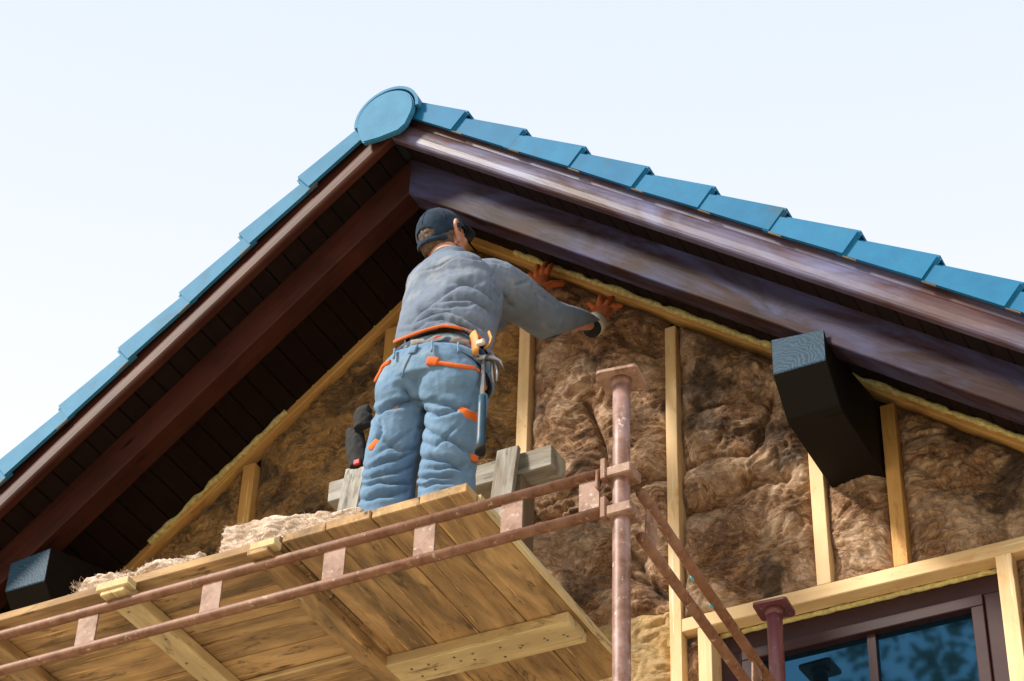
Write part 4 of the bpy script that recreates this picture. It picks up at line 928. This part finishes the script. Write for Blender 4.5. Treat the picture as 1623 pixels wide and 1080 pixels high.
# hair, cap
def cap_shell(g, rule, nu=128, nv=96):
    V, F, ok = [], [], []
    rx, ry, rz = .079+g, .103+g, .109+g
    for j in range(nv+1):
        t = math.pi*j/nv
        for i in range(nu):
            a = 2*math.pi*i/nu; x, y, z = math.sin(t)*math.cos(a), math.sin(t)*math.sin(a), math.cos(t)
            k = rule(x, y, z); V.append((rx*x, ry*y-.002, rz*z)); ok.append(k)
    for j in range(nv):
        for i in range(nu):
            q = (j*nu+i, (j+1)*nu+i, (j+1)*nu+(i+1) % nu, j*nu+(i+1) % nu)
            if all(ok[k] for k in q): F.append(q)
    return V, F
def place(vf, name, m, parent, th=0.0, noise=0.0):
    V, F = vf; V = np.array(V); nn = V/np.linalg.norm(V, axis=1, keepdims=True)
    if noise: V = V+nn*(noise*fbm(V*np.array([90, 90, 40.]), 2))[:, None]
    V = [tuple(hp(*p)) for p in V]
    used = sorted({i for f in F for i in f}); mp = {k: i for i, k in enumerate(used)}
    o = obj(name, mesh(name, [V[k] for k in used], [tuple(mp[i] for i in f) for f in F], m, True), parent)
    if th: s = o.modifiers.new('thick', 'SOLIDIFY'); s.thickness = th; s.offset = 1
    return o
place(cap_shell(.001, lambda x, y, z: z > -.62 and (y < .12 or z > .45) and not (z < -.05 and abs(x) > .86 and y > -.25)), 'hair', M_HAIR, person, .006, .004)
hole = lambda x, y, z: not (y < -.4 and ((x/.46)**2+((z+.02)/.17)**2) < 1)
cap = place(cap_shell(.008, lambda x, y, z: z > .08+.36*min(y, .3) and hole(x, y, z)), 'cap', M_CAP, person, .003, .001)
ap = []
for k in range(3):                             # crown seams
    a = R(60*k+30); ap = [vec((.090*math.sin(t)*math.cos(a), .114*math.sin(t)*math.sin(a)-.002, .120*math.cos(t))) for t in np.linspace(-1.25, 1.25, 22)]
    v, f = tube_vf([hp(*p) for p in ap], [(.0035, .0022)]*22, 6); obj('seam', mesh('seam', v, f, M_CAP, True), cap)
bp = [hp(.089*math.cos(a), .113*math.sin(a)-.002, -.034) for a in np.linspace(R(215), R(325), 18)]
v, f = tube_vf(bp, [(.009, .003)]*18, 8, True, ell=tuple(HM @ vec((0, 0, 1)))); obj('strap', mesh('strap', v, f, M_CAP, True), cap)
V, F = [], []                                  # peak
for i in range(15):
    a = R(25+130*i/14)
    for r_ in (1.0, 1.3, 1.6):
        V.append(hp(.090*math.cos(a)*min(r_, 1.08), .112*math.sin(a)*(1+(r_-1)*(1.0*math.sin(a))), .030-.028*(r_-1)+.010*math.sin(a)))
for i in range(14):
    for k in range(2): a = i*3+k; F.append((a, a+3, a+4, a+1))
pk = obj('peak', mesh('peak', [tuple(p) for p in V], F, M_CAP, True), cap); s = pk.modifiers.new('t', 'SOLIDIFY'); s.thickness = .004
# shirt collar
co_ = [J['neck']+vec((.068*math.cos(a)-.003, .066*math.sin(a), .020+.012*math.sin(a))) for a in np.linspace(0, 2*math.pi, 28)]
v, f = tube_vf(co_, [(.016, .006)]*28, 8, False, ell=(0, 0, 1)); obj('collar', mesh('collar', v, f, M_SHIRT, True), person)
# boots
for a in ('anL', 'anR'):
    A = J[a]; V, F = join([tube_vf([A+vec((0, 0, .09)), A+vec((0, -.005, 0)), A+vec((0, 0, -.07))], [.058, .056, .052], 18), tube_vf([A+vec((0, -.055, -.064)), A+vec((0, 0, -.058)), A+vec((0, .09, -.064)), A+vec((.005, .16, -.070)), A+vec((.006, .19, -.074))], [(.040, .034), (.044, .046), (.048, .040), (.044, .032), (.026, .02)], 18, ell=(1, 0, 0))])
    co, fs = remesh(V, F, .008, 2); co[:, 2] = np.maximum(co[:, 2], 5.7365); obj('boot', mesh('boot', co, fs, M_BLACK, True), person)

# hammer hanging from the belt at the right hip, yellow leather loop
hm = thing('hammer', 'claw hammer with blue and black grip hanging head up in a yellow leather belt loop', 'hammer', (.655, -1.06, 6.30))
def rel(o, x, y, z): return (x, y, z)
HX, HY = .690, -1.045
v, f = tube_vf([(HX-.004, HY+.004, 6.59), (HX-.002, HY, 6.50), (HX+.002, HY-.006, 6.42)], [.0085, .0085, .0095], 12); obj('shaft', mesh('shaft', v, f, M_STEEL, True), hm)
v, f = tube_vf([(HX+.002, HY-.006, 6.425), (HX+.004, HY-.008, 6.38), (HX+.008, HY-.012, 6.24), (HX+.009, HY-.014, 6.19), (HX+.009, HY-.014, 6.185)], [.0125, .0145, .015, .018, .012], 14); obj('grip', mesh('grip', v, f, M_BLUEH, True), hm)
v, f = tube_vf([(HX+.009, HY-.014, 6.205), (HX+.009, HY-.014, 6.178)], [.0185, .0185], 14); obj('grip_end', mesh('grip_end', v, f, M_BLACK, True), hm)
v, f = join([tube_vf([(HX-.048, HY-.006, 6.606), (HX-.020, HY, 6.602), (HX+.008, HY+.004, 6.600)], [(.015), (.012), (.011)], 12), tube_vf([(HX+.004, HY+.004, 6.600), (HX+.030, HY+.012, 6.594), (HX+.055, HY+.018, 6.572), (HX+.066, HY+.02, 6.545)], [(.012, .012), (.010, .014), (.006, .015), (.002, .015)], 10, ell=(0, 0, 1))])
obj('head', mesh('head', v, f, M_STEEL, True), hm)
lp = thing('tool_loop', 'yellow leather tool loop with white square clip on the right side of the belt', 'tool holder', (.66, -1.04, 6.66))
v, f = tube_vf([(.655, -1.075, 6.70), (.668, -1.080, 6.665), (.672, -1.078, 6.625), (.668, -1.070, 6.595)], [(.016, .004), (.018, .004), (.020, .004), (.014, .004)], 10, ell=(.9, -.3, 0)); obj('strap', mesh('strap', v, f, M_TAN, True), lp)
v, f = tube_vf([(.700, -1.040, 6.715), (.708, -1.035, 6.685), (.704, -1.04, 6.655), (.690, -1.05, 6.635)], [(.008, .004), (.011, .004), (.011, .004), (.008, .004)], 10, ell=(.7, -.7, 0)); obj('strap', mesh('strap', v, f, M_TAN, True), lp)
bm = box_bm(.030, .016, .024, .004); obj('clip', bm_mesh('clip', bm, M_CUFF), lp, Matrix.Translation((.680, -1.085, 6.635)))
pl = thing('pliers', 'steel pliers with dark jaws tucked behind the hammer on the belt', 'pliers', (.70, -1.0, 6.6))
for k in (-1, 1):
    v, f = tube_vf([(.702, -1.02, 6.64), (.712+.004*k, -1.02, 6.60), (.720+.010*k, -1.02, 6.54), (.722+.006*k, -1.02, 6.50)], [.006, .007, .006, .003], 8); obj('handle', mesh('handle', v, f, M_STEEL, True), pl)

# black gloves hanging at his left knee
gp = thing('work_gloves', 'black work gloves with red tag hanging beside the left knee of the worker', 'gloves', (.10, -.90, 6.40))
gx, gy, gz = .142, -.93, 6.405
G = [tube_vf([(gx-.004, gy, gz-.02), (gx-.018, gy, gz+.06), (gx-.028, gy, gz+.11), (gx-.032, gy, gz+.150)], [(.034, .018), (.040, .022), (.040, .022), (.022, .014)], 16, ell=(1, 0, 0)),
     tube_vf([(gx+.02, gy-.03, gz+.12), (gx+.020, gy-.03, gz+.165), (gx+.022, gy-.03, gz+.190), (gx+.045, gy-.03, gz+.198)], [(.034, .02), (.040, .024), (.034, .022), (.022, .018)], 16, ell=(1, 0, 0)),
     tube_vf([(gx-.05, gy, gz+.10), (gx-.055, gy, gz+.14), (gx-.052, gy, gz+.160)], [.012, .012, .008], 10)]
V, F = join(G); co, fs = remesh(V, F, .005, 2); Nn = normals(co, fs); co = co+Nn*(.004*fbm(co*30, 3))[:, None]
obj('glove', mesh('glove', co, fs, M_BLACK, True), gp)
bm = box_bm(.026, .012, .022, .003); obj('tag', bm_mesh('tag', bm, M_RED), gp, Matrix.Translation((gx-.012, gy-.016, gz-.018)))
